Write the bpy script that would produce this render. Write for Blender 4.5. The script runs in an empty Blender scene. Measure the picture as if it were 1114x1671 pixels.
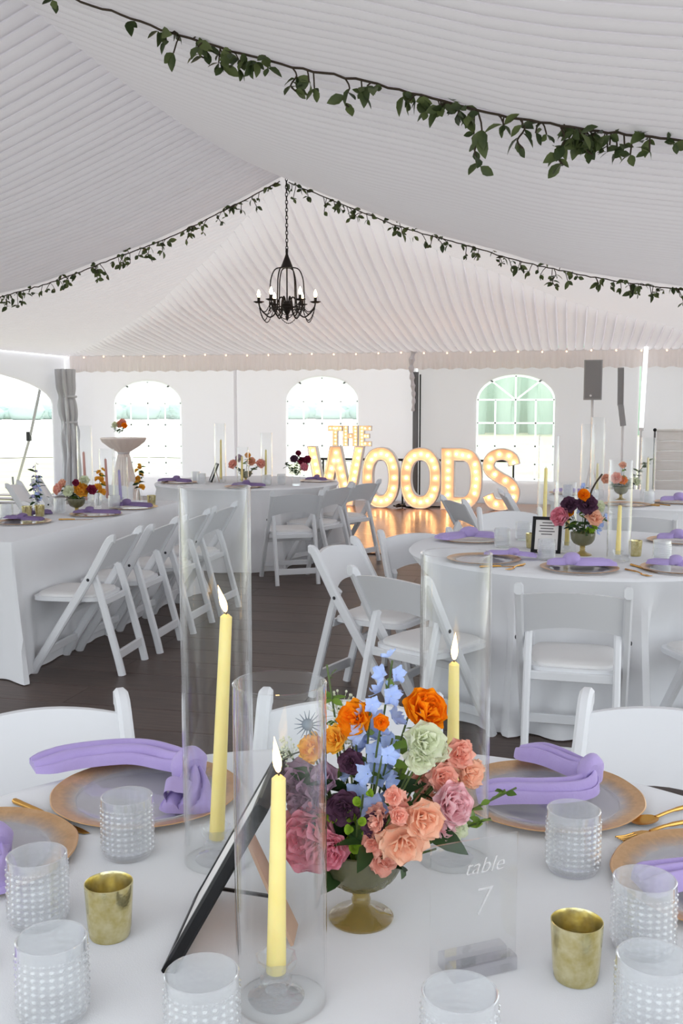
import bpy, math, random
import numpy as np
from mathutils import Vector, Matrix, Euler

R = math.radians
PI = math.pi
sc = bpy.context.scene
COL = sc.collection
random.seed(7)

# ------------------------------------------------------------------ camera, sky, sun, exposure
cam_data = bpy.data.cameras.new('camera')
cam = bpy.data.objects.new('camera', cam_data)
COL.objects.link(cam)
cam.location = (0, 0, 1.5)
cam.rotation_euler = (R(90) - math.atan(170.5 / 1620), 0, R(13))
cam_data.sensor_fit = 'VERTICAL'
cam_data.sensor_height = 36.0
cam_data.lens = 36.0 * 1620 / 1671
cam_data.clip_start = 0.05
cam_data.clip_end = 2000
sc.camera = cam

world = bpy.data.worlds.new('world')
sc.world = world
world.use_nodes = True
wn = world.node_tree
bg = wn.nodes['Background']
bg.inputs['Color'].default_value = (0.88, 0.945, 1.0, 1)
bg.inputs['Strength'].default_value = 1.9

sun_data = bpy.data.lights.new('sun', 'SUN')
sun_data.energy = 3.2
sun_data.angle = R(25)
sun_data.color = (1.0, 0.96, 0.9)
sun = bpy.data.objects.new('sun', sun_data)
sun.rotation_euler = (R(-28), R(14), 0)
COL.objects.link(sun)

sc.view_settings.view_transform = 'Standard'
sc.view_settings.look = 'None'
sc.view_settings.gamma = 1.0
sc.view_settings.use_curve_mapping = False
sc.view_settings.exposure = 0.33
try:
    sc.cycles.max_bounces = 14
    sc.cycles.diffuse_bounces = 6
    sc.cycles.glossy_bounces = 4
    sc.cycles.transmission_bounces = 10
    sc.cycles.transparent_max_bounces = 48
    sc.cycles.caustics_reflective = False
    sc.cycles.caustics_refractive = False
    sc.cycles.sample_clamp_indirect = 6
    sc.cycles.use_denoising = True
except Exception:
    pass

# ------------------------------------------------------------------ materials
def lin(c):
    return tuple((x / 12.92 if x <= 0.04045 else ((x + 0.055) / 1.055) ** 2.4) for x in c)

def srgb(r, g, b):
    return lin((r / 255, g / 255, b / 255)) + (1,)

class NT:
    def __init__(s, name):
        s.m = bpy.data.materials.new(name)
        s.m.use_nodes = True
        s.t = s.m.node_tree
        s.t.nodes.clear()
        s.out = s.n('ShaderNodeOutputMaterial')
    def n(s, typ, **kw):
        nd = s.t.nodes.new(typ)
        for k, v in kw.items():
            if k[0] == '_':
                setattr(nd, k[1:], v)
            else:
                nd.inputs[k.replace('9', ' ')].default_value = v
        return nd
    def l(s, a, b):
        s.t.links.new(a, b)
    def coords(s, scale=(1, 1, 1), kind='Object'):
        tc = s.n('ShaderNodeTexCoord')
        mp = s.n('ShaderNodeMapping')
        mp.inputs['Scale'].default_value = scale
        s.l(tc.outputs[kind], mp.inputs['Vector'])
        return mp.outputs['Vector']
    def noise(s, scale, detail=3, rough=.55, vec=None):
        nz = s.n('ShaderNodeTexNoise')
        nz.inputs['Scale'].default_value = scale
        nz.inputs['Detail'].default_value = detail
        nz.inputs['Roughness'].default_value = rough
        if vec is not None:
            s.l(vec, nz.inputs['Vector'])
        return nz.outputs['Fac']
    def ramp(s, fac, stops):
        r = s.n('ShaderNodeValToRGB')
        e = r.color_ramp.elements
        while len(e) < len(stops):
            e.new(0.5)
        for el, (p, c) in zip(e, stops):
            el.position = p
            el.color = c
        s.l(fac, r.inputs['Fac'])
        return r.outputs['Color']
    def bump(s, h, strength=.2, dist=.01):
        b = s.n('ShaderNodeBump')
        b.inputs['Strength'].default_value = strength
        b.inputs['Distance'].default_value = dist
        s.l(h, b.inputs['Height'])
        return b.outputs['Normal']
    def mix(s, fac, a, b):
        mx = s.n('ShaderNodeMixShader')
        if isinstance(fac, float):
            mx.inputs[0].default_value = fac
        else:
            s.l(fac, mx.inputs[0])
        s.l(a, mx.inputs[1]); s.l(b, mx.inputs[2])
        return mx.outputs[0]
    def end(s, sh):
        s.l(sh, s.out.inputs['Surface'])
        return s.m

def principled(name, col, rough=.5, metal=0., spec=.5, var=None, vscale=20, bump=None, bscale=80, stretch=(1, 1, 1), sss=0., sheen=0., rnd=0.):
    t = NT(name)
    p = t.n('ShaderNodeBsdfPrincipled')
    p.inputs['Base Color'].default_value = col
    p.inputs['Roughness'].default_value = rough
    p.inputs['Metallic'].default_value = metal
    p.inputs['Specular IOR Level'].default_value = spec
    if sss:
        p.inputs['Subsurface Weight'].default_value = sss
        p.inputs['Subsurface Radius'].default_value = (.02, .012, .005)
    if sheen:
        p.inputs['Sheen Weight'].default_value = sheen
    v = t.coords(stretch)
    c = None
    if var:
        f = t.noise(vscale, 4, .6, v)
        c = t.ramp(f, [(.3, col), (.7, var)])
    if rnd:
        oi = t.n('ShaderNodeObjectInfo')
        hs = t.n('ShaderNodeHueSaturation')
        if c is not None:
            t.l(c, hs.inputs['Color'])
        else:
            hs.inputs['Color'].default_value = col
        mr = t.n('ShaderNodeMapRange')
        mr.inputs['To Min'].default_value = 1 - rnd
        mr.inputs['To Max'].default_value = 1 + rnd
        t.l(oi.outputs['Random'], mr.inputs['Value'])
        t.l(mr.outputs[0], hs.inputs['Value'])
        c = hs.outputs['Color']
    if c is not None:
        t.l(c, p.inputs['Base Color'])
    if bump:
        t.l(t.bump(t.noise(bscale, 3, .6, v), bump, .004), p.inputs['Normal'])
    return t.end(p.outputs[0])

def cloth(name, col, trans=.25, rough=.9, bscale=300, bump=.15, tcol=None, crease=0.):
    t = NT(name)
    v = t.coords()
    d = t.n('ShaderNodeBsdfDiffuse'); d.inputs['Color'].default_value = col; d.inputs['Roughness'].default_value = .4
    tr = t.n('ShaderNodeBsdfTranslucent'); tr.inputs['Color'].default_value = tcol or col
    h = t.noise(bscale, 2, .5, v)
    if crease:
        h2 = t.noise(5, 3, .5, v)
        ma = t.n('ShaderNodeMath', _operation='MULTIPLY_ADD')
        t.l(h2, ma.inputs[0]); ma.inputs[1].default_value = crease; t.l(h, ma.inputs[2])
        h = ma.outputs[0]
    nrm = t.bump(h, bump, .003)
    t.l(nrm, d.inputs['Normal']); t.l(nrm, tr.inputs['Normal'])
    return t.end(t.mix(trans, d.outputs[0], tr.outputs[0]))

def thin_glass(name, tint=(1, 1, 1, 1), frost=0., fcol=(.9, .92, .95, 1), rough=.02, edge=.5, bump=0., gcol=(1, 1, 1, 1), base_refl=.015, power=2.4):
    t = NT(name)
    tr = t.n('ShaderNodeBsdfTransparent'); tr.inputs['Color'].default_value = tint
    gl = t.n('ShaderNodeBsdfGlossy'); gl.inputs['Roughness'].default_value = rough; gl.inputs['Color'].default_value = gcol
    lw = t.n('ShaderNodeLayerWeight'); lw.inputs['Blend'].default_value = .5
    pw = t.n('ShaderNodeMath', _operation='POWER'); t.l(lw.outputs['Facing'], pw.inputs[0]); pw.inputs[1].default_value = power
    fr = t.n('ShaderNodeMath', _operation='MULTIPLY_ADD'); t.l(pw.outputs[0], fr.inputs[0]); fr.inputs[1].default_value = edge; fr.inputs[2].default_value = base_refl
    if bump:
        nb = t.bump(t.noise(60, 2, .5, t.coords()), bump, .004)
        t.l(nb, gl.inputs['Normal']); t.l(nb, lw.inputs['Normal'])
    base = tr.outputs[0]
    if frost:
        d = t.n('ShaderNodeBsdfDiffuse'); d.inputs['Color'].default_value = fcol
        tl = t.n('ShaderNodeBsdfTranslucent'); tl.inputs['Color'].default_value = fcol
        df = t.mix(.5, d.outputs[0], tl.outputs[0])
        base = t.mix(frost, base, df)
    return t.end(t.mix(fr.outputs[0], base, gl.outputs[0]))

def emit(name, col, strength):
    t = NT(name)
    e = t.n('ShaderNodeEmission'); e.inputs['Color'].default_value = col; e.inputs['Strength'].default_value = strength
    return t.end(e.outputs[0])

M = {}
M['liner'] = cloth('tent_liner_fabric', (.735, .715, .745, 1), .085, bscale=120, bump=.1, tcol=(.82, .79, .83, 1))
M['wall'] = cloth('tent_wall_vinyl', (.86, .85, .875, 1), .50, bscale=9, bump=.12)
M['linerend'] = cloth('brightened_end_liner', (.78, .75, .755, 1), .17, bscale=120, bump=.1, tcol=(.84, .81, .82, 1))  # liner copy, lighter and more translucent to carry warm light at the end
M['muntin'] = cloth('white_window_print', (.90, .92, .92, 1), .75, bscale=50, bump=.01)
M['wallgrey'] = cloth('greyer_tent_wall_vinyl', (.82, .815, .835, 1), .42, bscale=9, bump=.12)  # greyer, less translucent copy of the wall vinyl for the right bays
M['valance'] = cloth('valance_fabric', (.90, .845, .82, 1), .38, bscale=150)
M['curtain'] = cloth('curtain_fabric', (.62, .62, .64, 1), .12, bscale=120)
M['linen'] = cloth('table_linen', (.87, .875, .89, 1), .05, bscale=500, bump=.12, crease=3.0)
M['chair'] = principled('white_resin', (.80, .81, .83, 1), .38, spec=.4, bump=.03, bscale=40)
M['cushion'] = principled('white_vinyl_pad', (.80, .79, .78, 1), .5, bump=.06, bscale=60)
M['bolt'] = principled('dark_bolt', (.02, .02, .025, 1), .5)
M['black'] = principled('black_painted_wood', (.006, .006, .007, 1), .35, spec=.35, bump=.05)
M['iron'] = principled('black_wrought_iron', (.018, .012, .010, 1), .55, metal=.4)
M['paper'] = principled('white_paper', (.82, .80, .78, 1), .8)
M['ink'] = principled('dark_ink', (.10, .09, .09, 1), .8)
M['kraft'] = principled('tan_easel_board', srgb(214, 178, 152), .8, var=srgb(200, 160, 132), vscale=30)
M['glass'] = thin_glass('clear_glass', (.985, .99, .99, 1), 0., edge=1.0, power=3.0, base_refl=.01)
M['crystal'] = thin_glass('cut_crystal', (.975, .98, .985, 1), .05, edge=.8, bump=.5)
M['hobnail'] = thin_glass('pressed_hobnail_glass', (.965, .98, .99, 1), .26, (.98, .985, 1.0, 1), .12, 1.0, base_refl=.10)
M['acrylic'] = thin_glass('clear_acrylic', (.985, .99, .99, 1), .02, edge=.8)
M['etched'] = thin_glass('etched_white', (1, 1, 1, 1), .55, (.95, .95, .96, 1), .3, .3)
M['acrylic_solid'] = thin_glass('acrylic_block', (.93, .93, .945, 1), .03, edge=.8)
M['plate_glass'] = thin_glass('clear_plate_glass', (.9, .9, .92, 1), .30, (.88, .87, .88, 1), .08, .5)
M['amber'] = thin_glass('smoky_amber_glass', (.80, .70, .38, 1), .28, (.62, .52, .24, 1), .08, .7, bump=.4, base_refl=.05)
M['olive'] = thin_glass('olive_pressed_glass', (.50, .47, .26, 1), .55, (.36, .35, .20, 1), .12, .5, bump=1.2, base_refl=.05)
M['rimgold'] = principled('gilded_plate_rim', srgb(214, 170, 122), .32, metal=.45, var=srgb(222, 178, 130), vscale=25, bump=.2, bscale=60)
M['brass'] = principled('gold_flatware', srgb(222, 170, 90), .25, metal=.9)
M['mercury'] = principled('mercury_gold_glass', srgb(204, 188, 118), .2, metal=.85, var=srgb(238, 230, 186), vscale=55, bump=.15, bscale=45)
M['wax'] = principled('yellow_candle_wax', srgb(246, 222, 136), .5, sss=.25, var=srgb(248, 230, 158), vscale=14)
M['waxcream'] = principled('pale_candle_wax', srgb(246, 234, 190), .5, sss=.2)
M['waxpink'] = principled('pink_candle_wax', srgb(208, 150, 140), .5)
M['waxlilac'] = principled('lilac_candle_wax', srgb(176, 164, 214), .5)
M['wick'] = principled('charred_wick', (.03, .02, .015, 1), .9)
M['flame'] = emit('candle_flame', (1.0, .62, .22, 1), 9.0)
M['flamecore'] = emit('candle_flame_core', (1.0, .86, .55, 1), 16.0)
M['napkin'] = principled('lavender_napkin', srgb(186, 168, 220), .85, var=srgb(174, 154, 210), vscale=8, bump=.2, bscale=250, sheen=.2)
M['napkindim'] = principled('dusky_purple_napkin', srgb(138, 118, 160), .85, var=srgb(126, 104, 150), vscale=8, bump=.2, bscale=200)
M['bulb'] = emit('warm_marquee_bulb', (1.0, .54, .23, 1), 30.0)
M['bulb2'] = emit('chandelier_bulb', (1.0, .72, .40, 1), 14.0)
M['fairy'] = emit('fairy_light_bulb', (1.0, .62, .36, 1), 3.0)
M['poleglow'] = emit('glowing_white_pole', (.93, .97, 1.0, 1), 1.6)  # glow added to the white pole
M['letter'] = principled('glow_tinted_letter_face', (.92, .76, .60, 1), .6)  # peach tint puts part of the bulbs' warm glow into the face
M['letterrim'] = principled('white_letter_rim', (.85, .80, .76, 1), .5)
M['floorbase'] = principled('floor_joint_dark', (.018, .014, .012, 1), .8)
M['grey'] = principled('grey_speaker_shell', (.36, .36, .37, 1), .5)
M['greydark'] = principled('grey_speaker_grille', (.28, .28, .285, 1), .7, bump=.5, bscale=200)
M['post'] = principled('brushed_tent_post', (.16, .16, .165, 1), .4, metal=.3)
M['white'] = principled('white_painted_metal', (.86, .86, .87, 1), .35)
M['shiplap'] = principled('whitewashed_board', (.95, .94, .91, 1), .6, var=(.88, .86, .81, 1), vscale=6, stretch=(1, 6, 8))
M['stem'] = principled('leafy_stem', srgb(74, 92, 44), .6)
M['vine'] = principled('vine_stem', srgb(58, 46, 34), .7)
M['grass'] = principled('mown_grass', (.34, .35, .22, 1), .9, var=(.44, .43, .29, 1), vscale=.8, bump=.3, bscale=3)
M['gravel'] = principled('pale_dry_field', (.72, .71, .66, 1), .9, var=(.66, .65, .60, 1), vscale=.05)
M['bark'] = principled('tree_bark', (.12, .09, .07, 1), .9, bump=.5, bscale=10)
M['rope'] = principled('pale_guy_strap', (.50, .50, .52, 1), .8)

def fading_rim():
    t = NT('brushed_gilt_rim')
    tc = t.n('ShaderNodeTexCoord')
    sx = t.n('ShaderNodeVectorMath', _operation='MULTIPLY'); t.l(tc.outputs['Object'], sx.inputs[0]); sx.inputs[1].default_value = (1, 1, 0)
    ln = t.n('ShaderNodeVectorMath', _operation='LENGTH'); t.l(sx.outputs[0], ln.inputs[0])
    nz = t.noise(38, 4, .7, tc.outputs['Object'])
    ad = t.n('ShaderNodeMath', _operation='MULTIPLY_ADD'); t.l(nz, ad.inputs[0]); ad.inputs[1].default_value = .030; t.l(ln.outputs['Value'], ad.inputs[2])
    mr = t.n('ShaderNodeMapRange'); t.l(ad.outputs[0], mr.inputs['Value'])
    mr.inputs['From Min'].default_value = .146; mr.inputs['From Max'].default_value = .176
    c = t.ramp(nz, [(.3, srgb(206, 160, 112)), (.7, srgb(226, 186, 140))])
    p = t.n('ShaderNodeBsdfPrincipled'); t.l(c, p.inputs['Base Color']); p.inputs['Metallic'].default_value = .5; p.inputs['Roughness'].default_value = .3
    tr = t.n('ShaderNodeBsdfTransparent')
    d = t.n('ShaderNodeBsdfDiffuse'); d.inputs['Color'].default_value = (.86, .83, .82, 1)
    gl = t.n('ShaderNodeBsdfGlossy'); gl.inputs['Roughness'].default_value = .08
    g = t.mix(.08, t.mix(.35, tr.outputs[0], d.outputs[0]), gl.outputs[0])
    return t.end(t.mix(mr.outputs[0], g, p.outputs[0]))
M['rimfade'] = fading_rim()
def foliage(name, a, b, rough=.5, scale=12, tr=.15):
    t = NT(name)
    v = t.coords()
    f = t.noise(scale, 3, .6, v)
    oi = t.n('ShaderNodeObjectInfo')
    ma = t.n('ShaderNodeMath', _operation='MULTIPLY_ADD')
    t.l(oi.outputs['Random'], ma.inputs[0]); ma.inputs[1].default_value = .6; 
    sb = t.n('ShaderNodeMath', _operation='SUBTRACT'); t.l(f, sb.inputs[0]); sb.inputs[1].default_value = .3
    t.l(sb.outputs[0], ma.inputs[2])
    c = t.ramp(ma.outputs[0], [(.2, a), (.8, b)])
    p = t.n('ShaderNodeBsdfPrincipled'); p.inputs['Roughness'].default_value = rough
    p.inputs['Specular IOR Level'].default_value = .3
    t.l(c, p.inputs['Base Color'])
    tl = t.n('ShaderNodeBsdfTranslucent'); t.l(c, tl.inputs['Color'])
    return t.end(t.mix(tr, p.outputs[0], tl.outputs[0]))

M['leaf'] = foliage('garland_leaf', (.040, .062, .024, 1), (.13, .165, .06, 1), .45, tr=.12)
M['leafbright'] = foliage('fresh_green_leaf', srgb(72, 104, 38), srgb(128, 158, 62))
M['leafdark'] = foliage('deep_green_leaf', srgb(34, 58, 30), srgb(64, 92, 44))
M['leafgrey'] = foliage('eucalyptus_leaf', srgb(96, 112, 92), srgb(140, 150, 128))
M['treefar'] = foliage('hazy_tree_leaf', (.42, .54, .50, 1), (.52, .62, .58, 1), .9, 1.2)  # distance haze mixed into the leaf colour
M['treenear'] = foliage('summer_tree_leaf', (.42, .57, .46, 1), (.60, .74, .64, 1), .9, 1.6)  # leaf colour paled to stand in for haze

def petal(name, a, b, tr=.25):
    t = NT(name)
    v = t.coords()
    f = t.noise(45, 3, .6, v)
    c = t.ramp(f, [(.3, a), (.7, b)])
    d = t.n('ShaderNodeBsdfDiffuse'); t.l(c, d.inputs['Color'])
    tl = t.n('ShaderNodeBsdfTranslucent'); t.l(c, tl.inputs['Color'])
    return t.end(t.mix(tr, d.outputs[0], tl.outputs[0]))

PET = {
    'orange': petal('orange_petal', srgb(250, 132, 10), srgb(255, 178, 40)),
    'yellow': petal('amber_yellow_petal', srgb(246, 178, 50), srgb(250, 206, 96)),
    'peach': petal('peach_petal', srgb(246, 190, 160), srgb(255, 222, 198)),
    'coral': petal('coral_pink_petal', srgb(242, 172, 156), srgb(255, 212, 194)),
    'pink': petal('rose_pink_petal', srgb(238, 146, 170), srgb(252, 190, 204)),
    'palepink': petal('pale_pink_petal', srgb(246, 198, 208), srgb(252, 224, 226)),
    'white': petal('ivory_petal', srgb(240, 240, 226), srgb(226, 234, 200)),
    'blue': petal('delphinium_blue_petal', srgb(164, 190, 244), srgb(206, 220, 252)),
    'mauve': petal('dusty_mauve_petal', srgb(184, 148, 174), srgb(210, 178, 198)),
    'plum': petal('deep_plum_petal', srgb(92, 62, 84), srgb(124, 88, 112)),
    'burgundy': petal('burgundy_petal', srgb(120, 34, 62), srgb(168, 66, 96)),
    'green': petal('green_bell_petal', srgb(120, 160, 40), srgb(160, 190, 70)),
    'grey': petal('blue_grey_thistle', srgb(110, 124, 140), srgb(150, 160, 172)),
    'lilac': petal('lilac_petal', srgb(176, 170, 216), srgb(204, 198, 232)),
}

# ------------------------------------------------------------------ mesh helpers
class MB:
    def __init__(s):
        s.v = []; s.f = []
    def add(s, vs, fs):
        o = len(s.v)
        s.v.extend([tuple(v) for v in vs]); s.f.extend([tuple(i + o for i in f) for f in fs])
        return s
    def box(s, c, d, rot=None, bev=.12):
        """box with chamfered vertical-section edges (octagonal section along the longest side)"""
        x, y, z = d[0] / 2, d[1] / 2, d[2] / 2
        b = bev * min(d)
        vs = []; 
        ax = max(range(3), key=lambda i: d[i])
        h = [x, y, z]
        o = [i for i in range(3) if i != ax]
        a0, a1 = h[o[0]], h[o[1]]
        sec = [(a0 - b, -a1), (a0, -a1 + b), (a0, a1 - b), (a0 - b, a1), (-a0 + b, a1), (-a0, a1 - b), (-a0, -a1 + b), (-a0 + b, -a1)]
        for t in (-1, 1):
            for p in sec:
                q = [0, 0, 0]; q[ax] = t * h[ax]; q[o[0]] = p[0]; q[o[1]] = p[1]
                vs.append(Vector(q))
        if rot is not None:
            vs = [rot @ v for v in vs]
        vs = [v + Vector(c) for v in vs]
        flip = ax == 1
        fs = [tuple(range(7, -1, -1)), tuple(range(8, 16))] + [(i, (i + 1) % 8, 8 + (i + 1) % 8, 8 + i) for i in range(8)]
        if flip:
            fs = [f[::-1] for f in fs]
        return s.add(vs, fs)
    def tube(s, path, r, n=8, caps=True, rs=None, flat=1.0):
        P = [Vector(p) for p in path]
        m = len(P)
        up = Vector((0, 0, 1))
        vs = []
        prev = None
        for i in range(m):
            t = (P[min(i + 1, m - 1)] - P[max(i - 1, 0)])
            if t.length < 1e-9: t = Vector((0, 0, 1))
            t.normalize()
            if prev is None:
                a = up if abs(t.z) < .9 else Vector((1, 0, 0))
                u = t.cross(a).normalized()
            else:
                u = (prev - t * prev.dot(t))
                u = u.normalized() if u.length > 1e-6 else t.cross(up).normalized()
            prev = u
            w = t.cross(u)
            rr = rs[i] if rs else r
            for k in range(n):
                a = 2 * PI * k / n
                vs.append(P[i] + u * (rr * math.cos(a)) + w * (rr * flat * math.sin(a)))
        fs = [(i * n + k, i * n + (k + 1) % n, (i + 1) * n + (k + 1) % n, (i + 1) * n + k) for i in range(m - 1) for k in range(n)]
        if caps:
            fs.append(tuple(range(n - 1, -1, -1))); fs.append(tuple((m - 1) * n + k for k in range(n)))
        return s.add(vs, fs)
    def lathe(s, prof, n=32, c=(0, 0, 0), closed=False, rfun=None):
        vs = []
        for (r, z) in prof:
            for k in range(n):
                a = 2 * PI * k / n
                rr = r if rfun is None else rfun(r, z, a)
                vs.append((c[0] + rr * math.cos(a), c[1] + rr * math.sin(a), c[2] + z))
        m = len(prof)
        fs = []
        for i in range(m - 1 if not closed else m):
            j = (i + 1) % m
            for k in range(n):
                fs.append((i * n + k, i * n + (k + 1) % n, j * n + (k + 1) % n, j * n + k))
        if not closed:
            if prof[0][0] > 1e-6: pass
        return s.add(vs, fs)
    def disc(s, r, z, n=32, c=(0, 0), up=True):
        vs = [(c[0] + r * math.cos(2 * PI * k / n), c[1] + r * math.sin(2 * PI * k / n), z) for k in range(n)]
        f = tuple(range(n))
        return s.add(vs, [f if up else f[::-1]])
    def prism(s, outline, z0, z1):
        """outline in xy extruded from z0 to z1"""
        n = len(outline)
        vs = [(x, y, z0) for x, y in outline] + [(x, y, z1) for x, y in outline]
        fs = [tuple(range(n - 1, -1, -1)), tuple(range(n, 2 * n))] + [(i, (i + 1) % n, n + (i + 1) % n, n + i) for i in range(n)]
        return s.add(vs, fs)
    def grid(s, fn, nu, nv):
        vs = [fn(i / (nu - 1), j / (nv - 1)) for j in range(nv) for i in range(nu)]
        fs = [(j * nu + i, j * nu + i + 1, (j + 1) * nu + i + 1, (j + 1) * nu + i) for j in range(nv - 1) for i in range(nu - 1)]
        return s.add(vs, fs)
    def sphere(s, c, r, n=10, m=6, sc=(1, 1, 1)):
        vs = []; 
        for j in range(m + 1):
            t = PI * j / m
            for k in range(n):
                a = 2 * PI * k / n
                vs.append((c[0] + r * sc[0] * math.sin(t) * math.cos(a), c[1] + r * sc[1] * math.sin(t) * math.sin(a), c[2] - r * sc[2] * math.cos(t)))
        fs = [(j * n + k, j * n + (k + 1) % n, (j + 1) * n + (k + 1) % n, (j + 1) * n + k) for j in range(m) for k in range(n)]
        return s.add(vs, fs)
    def xf(s, mat):
        s.v = [tuple(mat @ Vector(v)) for v in s.v]
        return s
    def mesh(s, name, mat, smooth=True, sharp=True):
        me = bpy.data.meshes.new(name)
        me.from_pydata(s.v, [], s.f)
        if mat: me.materials.append(M[mat] if isinstance(mat, str) else mat)
        if smooth:
            me.polygons.foreach_set('use_smooth', [True] * len(me.polygons))
            if sharp:
              try:
                me.set_sharp_from_angle(angle=R(40))
              except Exception:
                pass
        me.update()
        return me
    def build(s, name, mat, parent=None, loc=(0, 0, 0), rz=0., smooth=True, label=None):
        return link(name, s.mesh(name, mat, smooth), parent, loc, rz, label)

def link(name, me, parent=None, loc=(0, 0, 0), rot=0., label=None, scale=None):
    o = bpy.data.objects.new(name, me)
    COL.objects.link(o)
    o.location = loc
    o.rotation_euler = (0, 0, rot) if not hasattr(rot, '__len__') else rot
    if scale is not None:
        o.scale = (scale,) * 3 if not hasattr(scale, '__len__') else scale
    if parent: o.parent = parent
    if label: o['label'] = label
    return o

def tag(o, label, cat, group=None):
    o['label'] = label; o['category'] = cat
    if group: o['group'] = group
    return o

def thing(name, label, cat, loc=(0, 0, 0), rot=0., group=None, scale=1.):
    o = bpy.data.objects.new(name, None)
    COL.objects.link(o)
    o.empty_display_size = .05
    o.location = loc
    o.rotation_euler = (0, 0, rot) if not hasattr(rot, '__len__') else rot
    o.scale = (scale,) * 3
    return tag(o, label, cat, group)

def struct(o):
    o['kind'] = 'structure'
    return o

def dup(root, loc, rot, label, group=None, scale=None):
    r = root.copy(); COL.objects.link(r)
    r.location = loc
    r.rotation_euler = (0, 0, rot) if not hasattr(rot, '__len__') else rot
    if scale: r.scale = (scale,) * 3
    r['label'] = label
    if group: r['group'] = group
    for ch in list(root.children):
        c = ch.copy(); COL.objects.link(c); c.parent = r
        for g in list(ch.children):
            d = g.copy(); COL.objects.link(d); d.parent = c
    return r

class Proto:
    """first call moves the built thing, later calls copy it"""
    def __init__(s, root, group):
        s.root = root; s.group = group; s.used = False
    def put(s, loc, rot, label, scale=None, group=None):
        if not s.used:
            s.used = True
            s.root.location = loc
            s.root.rotation_euler = (0, 0, rot) if not hasattr(rot, '__len__') else rot
            if scale: s.root.scale = (scale,) * 3
            tag(s.root, label, s.root['category'], group or s.group)
            return s.root
        return dup(s.root, loc, rot, label, group or s.group, scale or 1.)

def smooth_path(pts, n):
    P = [np.array(p, float) for p in pts]
    out = []
    m = len(P) - 1
    for i in range(n):
        t = i / (n - 1) * m
        k = min(int(t), m - 1); u = t - k
        p0 = P[max(k - 1, 0)]; p1 = P[k]; p2 = P[k + 1]; p3 = P[min(k + 2, m)]
        out.append(tuple(.5 * ((2 * p1) + (-p0 + p2) * u + (2 * p0 - 5 * p1 + 4 * p2 - p3) * u * u + (-p0 + 3 * p1 - 3 * p2 + p3) * u ** 3)))
    return out

# ------------------------------------------------------------------ tent dimensions (metres)
XR, YA, YB, YC = -2.79, -0.95, 4.31, 9.57       # ridge line x, rafters y
YW, XL, XE = 15.7, -8.5, 2.9                    # back wall, left wall, right wall
HALF = 5.7
_pd = np.array([0, .5, 1.3, 2.1, 2.6, 3.15, 3.75, 4.7, 5.7, 6.5])
_pz = np.array([3.75, 3.53, 3.21, 2.97, 2.81, 2.70, 2.60, 2.46, 2.375, 2.34])
_pm = np.gradient(_pz, _pd)
def prof(d):
    d = min(max(d, 0), 6.4)
    k = min(int(np.searchsorted(_pd, d, 'right') - 1), len(_pd) - 2)
    h = _pd[k + 1] - _pd[k]; t = (d - _pd[k]) / h
    return float((2 * t**3 - 3 * t**2 + 1) * _pz[k] + (t**3 - 2 * t**2 + t) * h * _pm[k] + (-2 * t**3 + 3 * t**2) * _pz[k + 1] + (t**3 - t**2) * h * _pm[k + 1])
_tab = [prof(i * .01) for i in range(641)]
def fprof(d):
    d = min(max(d, 0), 6.39) * 100
    k = int(d); return _tab[k] + (_tab[k + 1] - _tab[k]) * (d - k)
def rafter(d, y):
    drop = .13 * (max(0, 1 - d / 5.7)) ** .6
    return fprof(d) - (drop if y < 8 else 0)
def roof_z(d, y, ya, yb):
    u = (y - ya) / (yb - ya)
    return rafter(d, ya) * (1 - u) + rafter(d, yb) * u - 4 * u * (1 - u) * (.14 - .09 * d / 5.7)

# ------------------------------------------------------------------ structure: ceiling
def pleat_steps(npl, seed):
    rn = random.Random(seed)
    out = []
    for k in range(npl):
        out += [k, k + .07, k + .25, k + .5 + rn.uniform(-.08, .08), k + .75, k + .93]
    return out + [npl]
def crevice(ph, depth, belly):
    """gathered fabric: soft bellies between narrow upward folds"""
    f = ph % 1.0
    e = min(f, 1 - f)
    return depth if e < .02 else -belly * math.sin(PI * f) ** .7
def ceiling_bay(ya, yb, side):
    P = .115
    npl = int((yb - ya) / P)
    fs = pleat_steps(npl, int(ya * 10) + side); cols = len(fs)
    b = MB()
    rows = 26
    def fn(u, v):
        ph = fs[int(round(u * (cols - 1)))]
        y = ya + (yb - ya) * ph / npl
        d = HALF * v ** 1.0
        z = roof_z(d, y, ya, yb) + crevice(ph, .030 + .012 * math.sin(1.3 * ph), .016)
        return (XR + side * d, y, z)
    b.grid(fn, cols, rows)
    return struct(b.build('ceiling', 'liner'))
for ya, yb in ((YB, YC), (YA, YB)):
    for s_ in (-1, 1):
        ceiling_bay(ya, yb, s_)
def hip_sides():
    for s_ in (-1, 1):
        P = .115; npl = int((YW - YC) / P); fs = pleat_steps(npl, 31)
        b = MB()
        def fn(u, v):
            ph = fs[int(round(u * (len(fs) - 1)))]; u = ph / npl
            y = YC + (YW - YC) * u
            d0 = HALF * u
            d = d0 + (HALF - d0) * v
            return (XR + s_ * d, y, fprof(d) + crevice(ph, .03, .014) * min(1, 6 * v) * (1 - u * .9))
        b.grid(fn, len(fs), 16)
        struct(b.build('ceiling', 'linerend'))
hip_sides()
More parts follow.
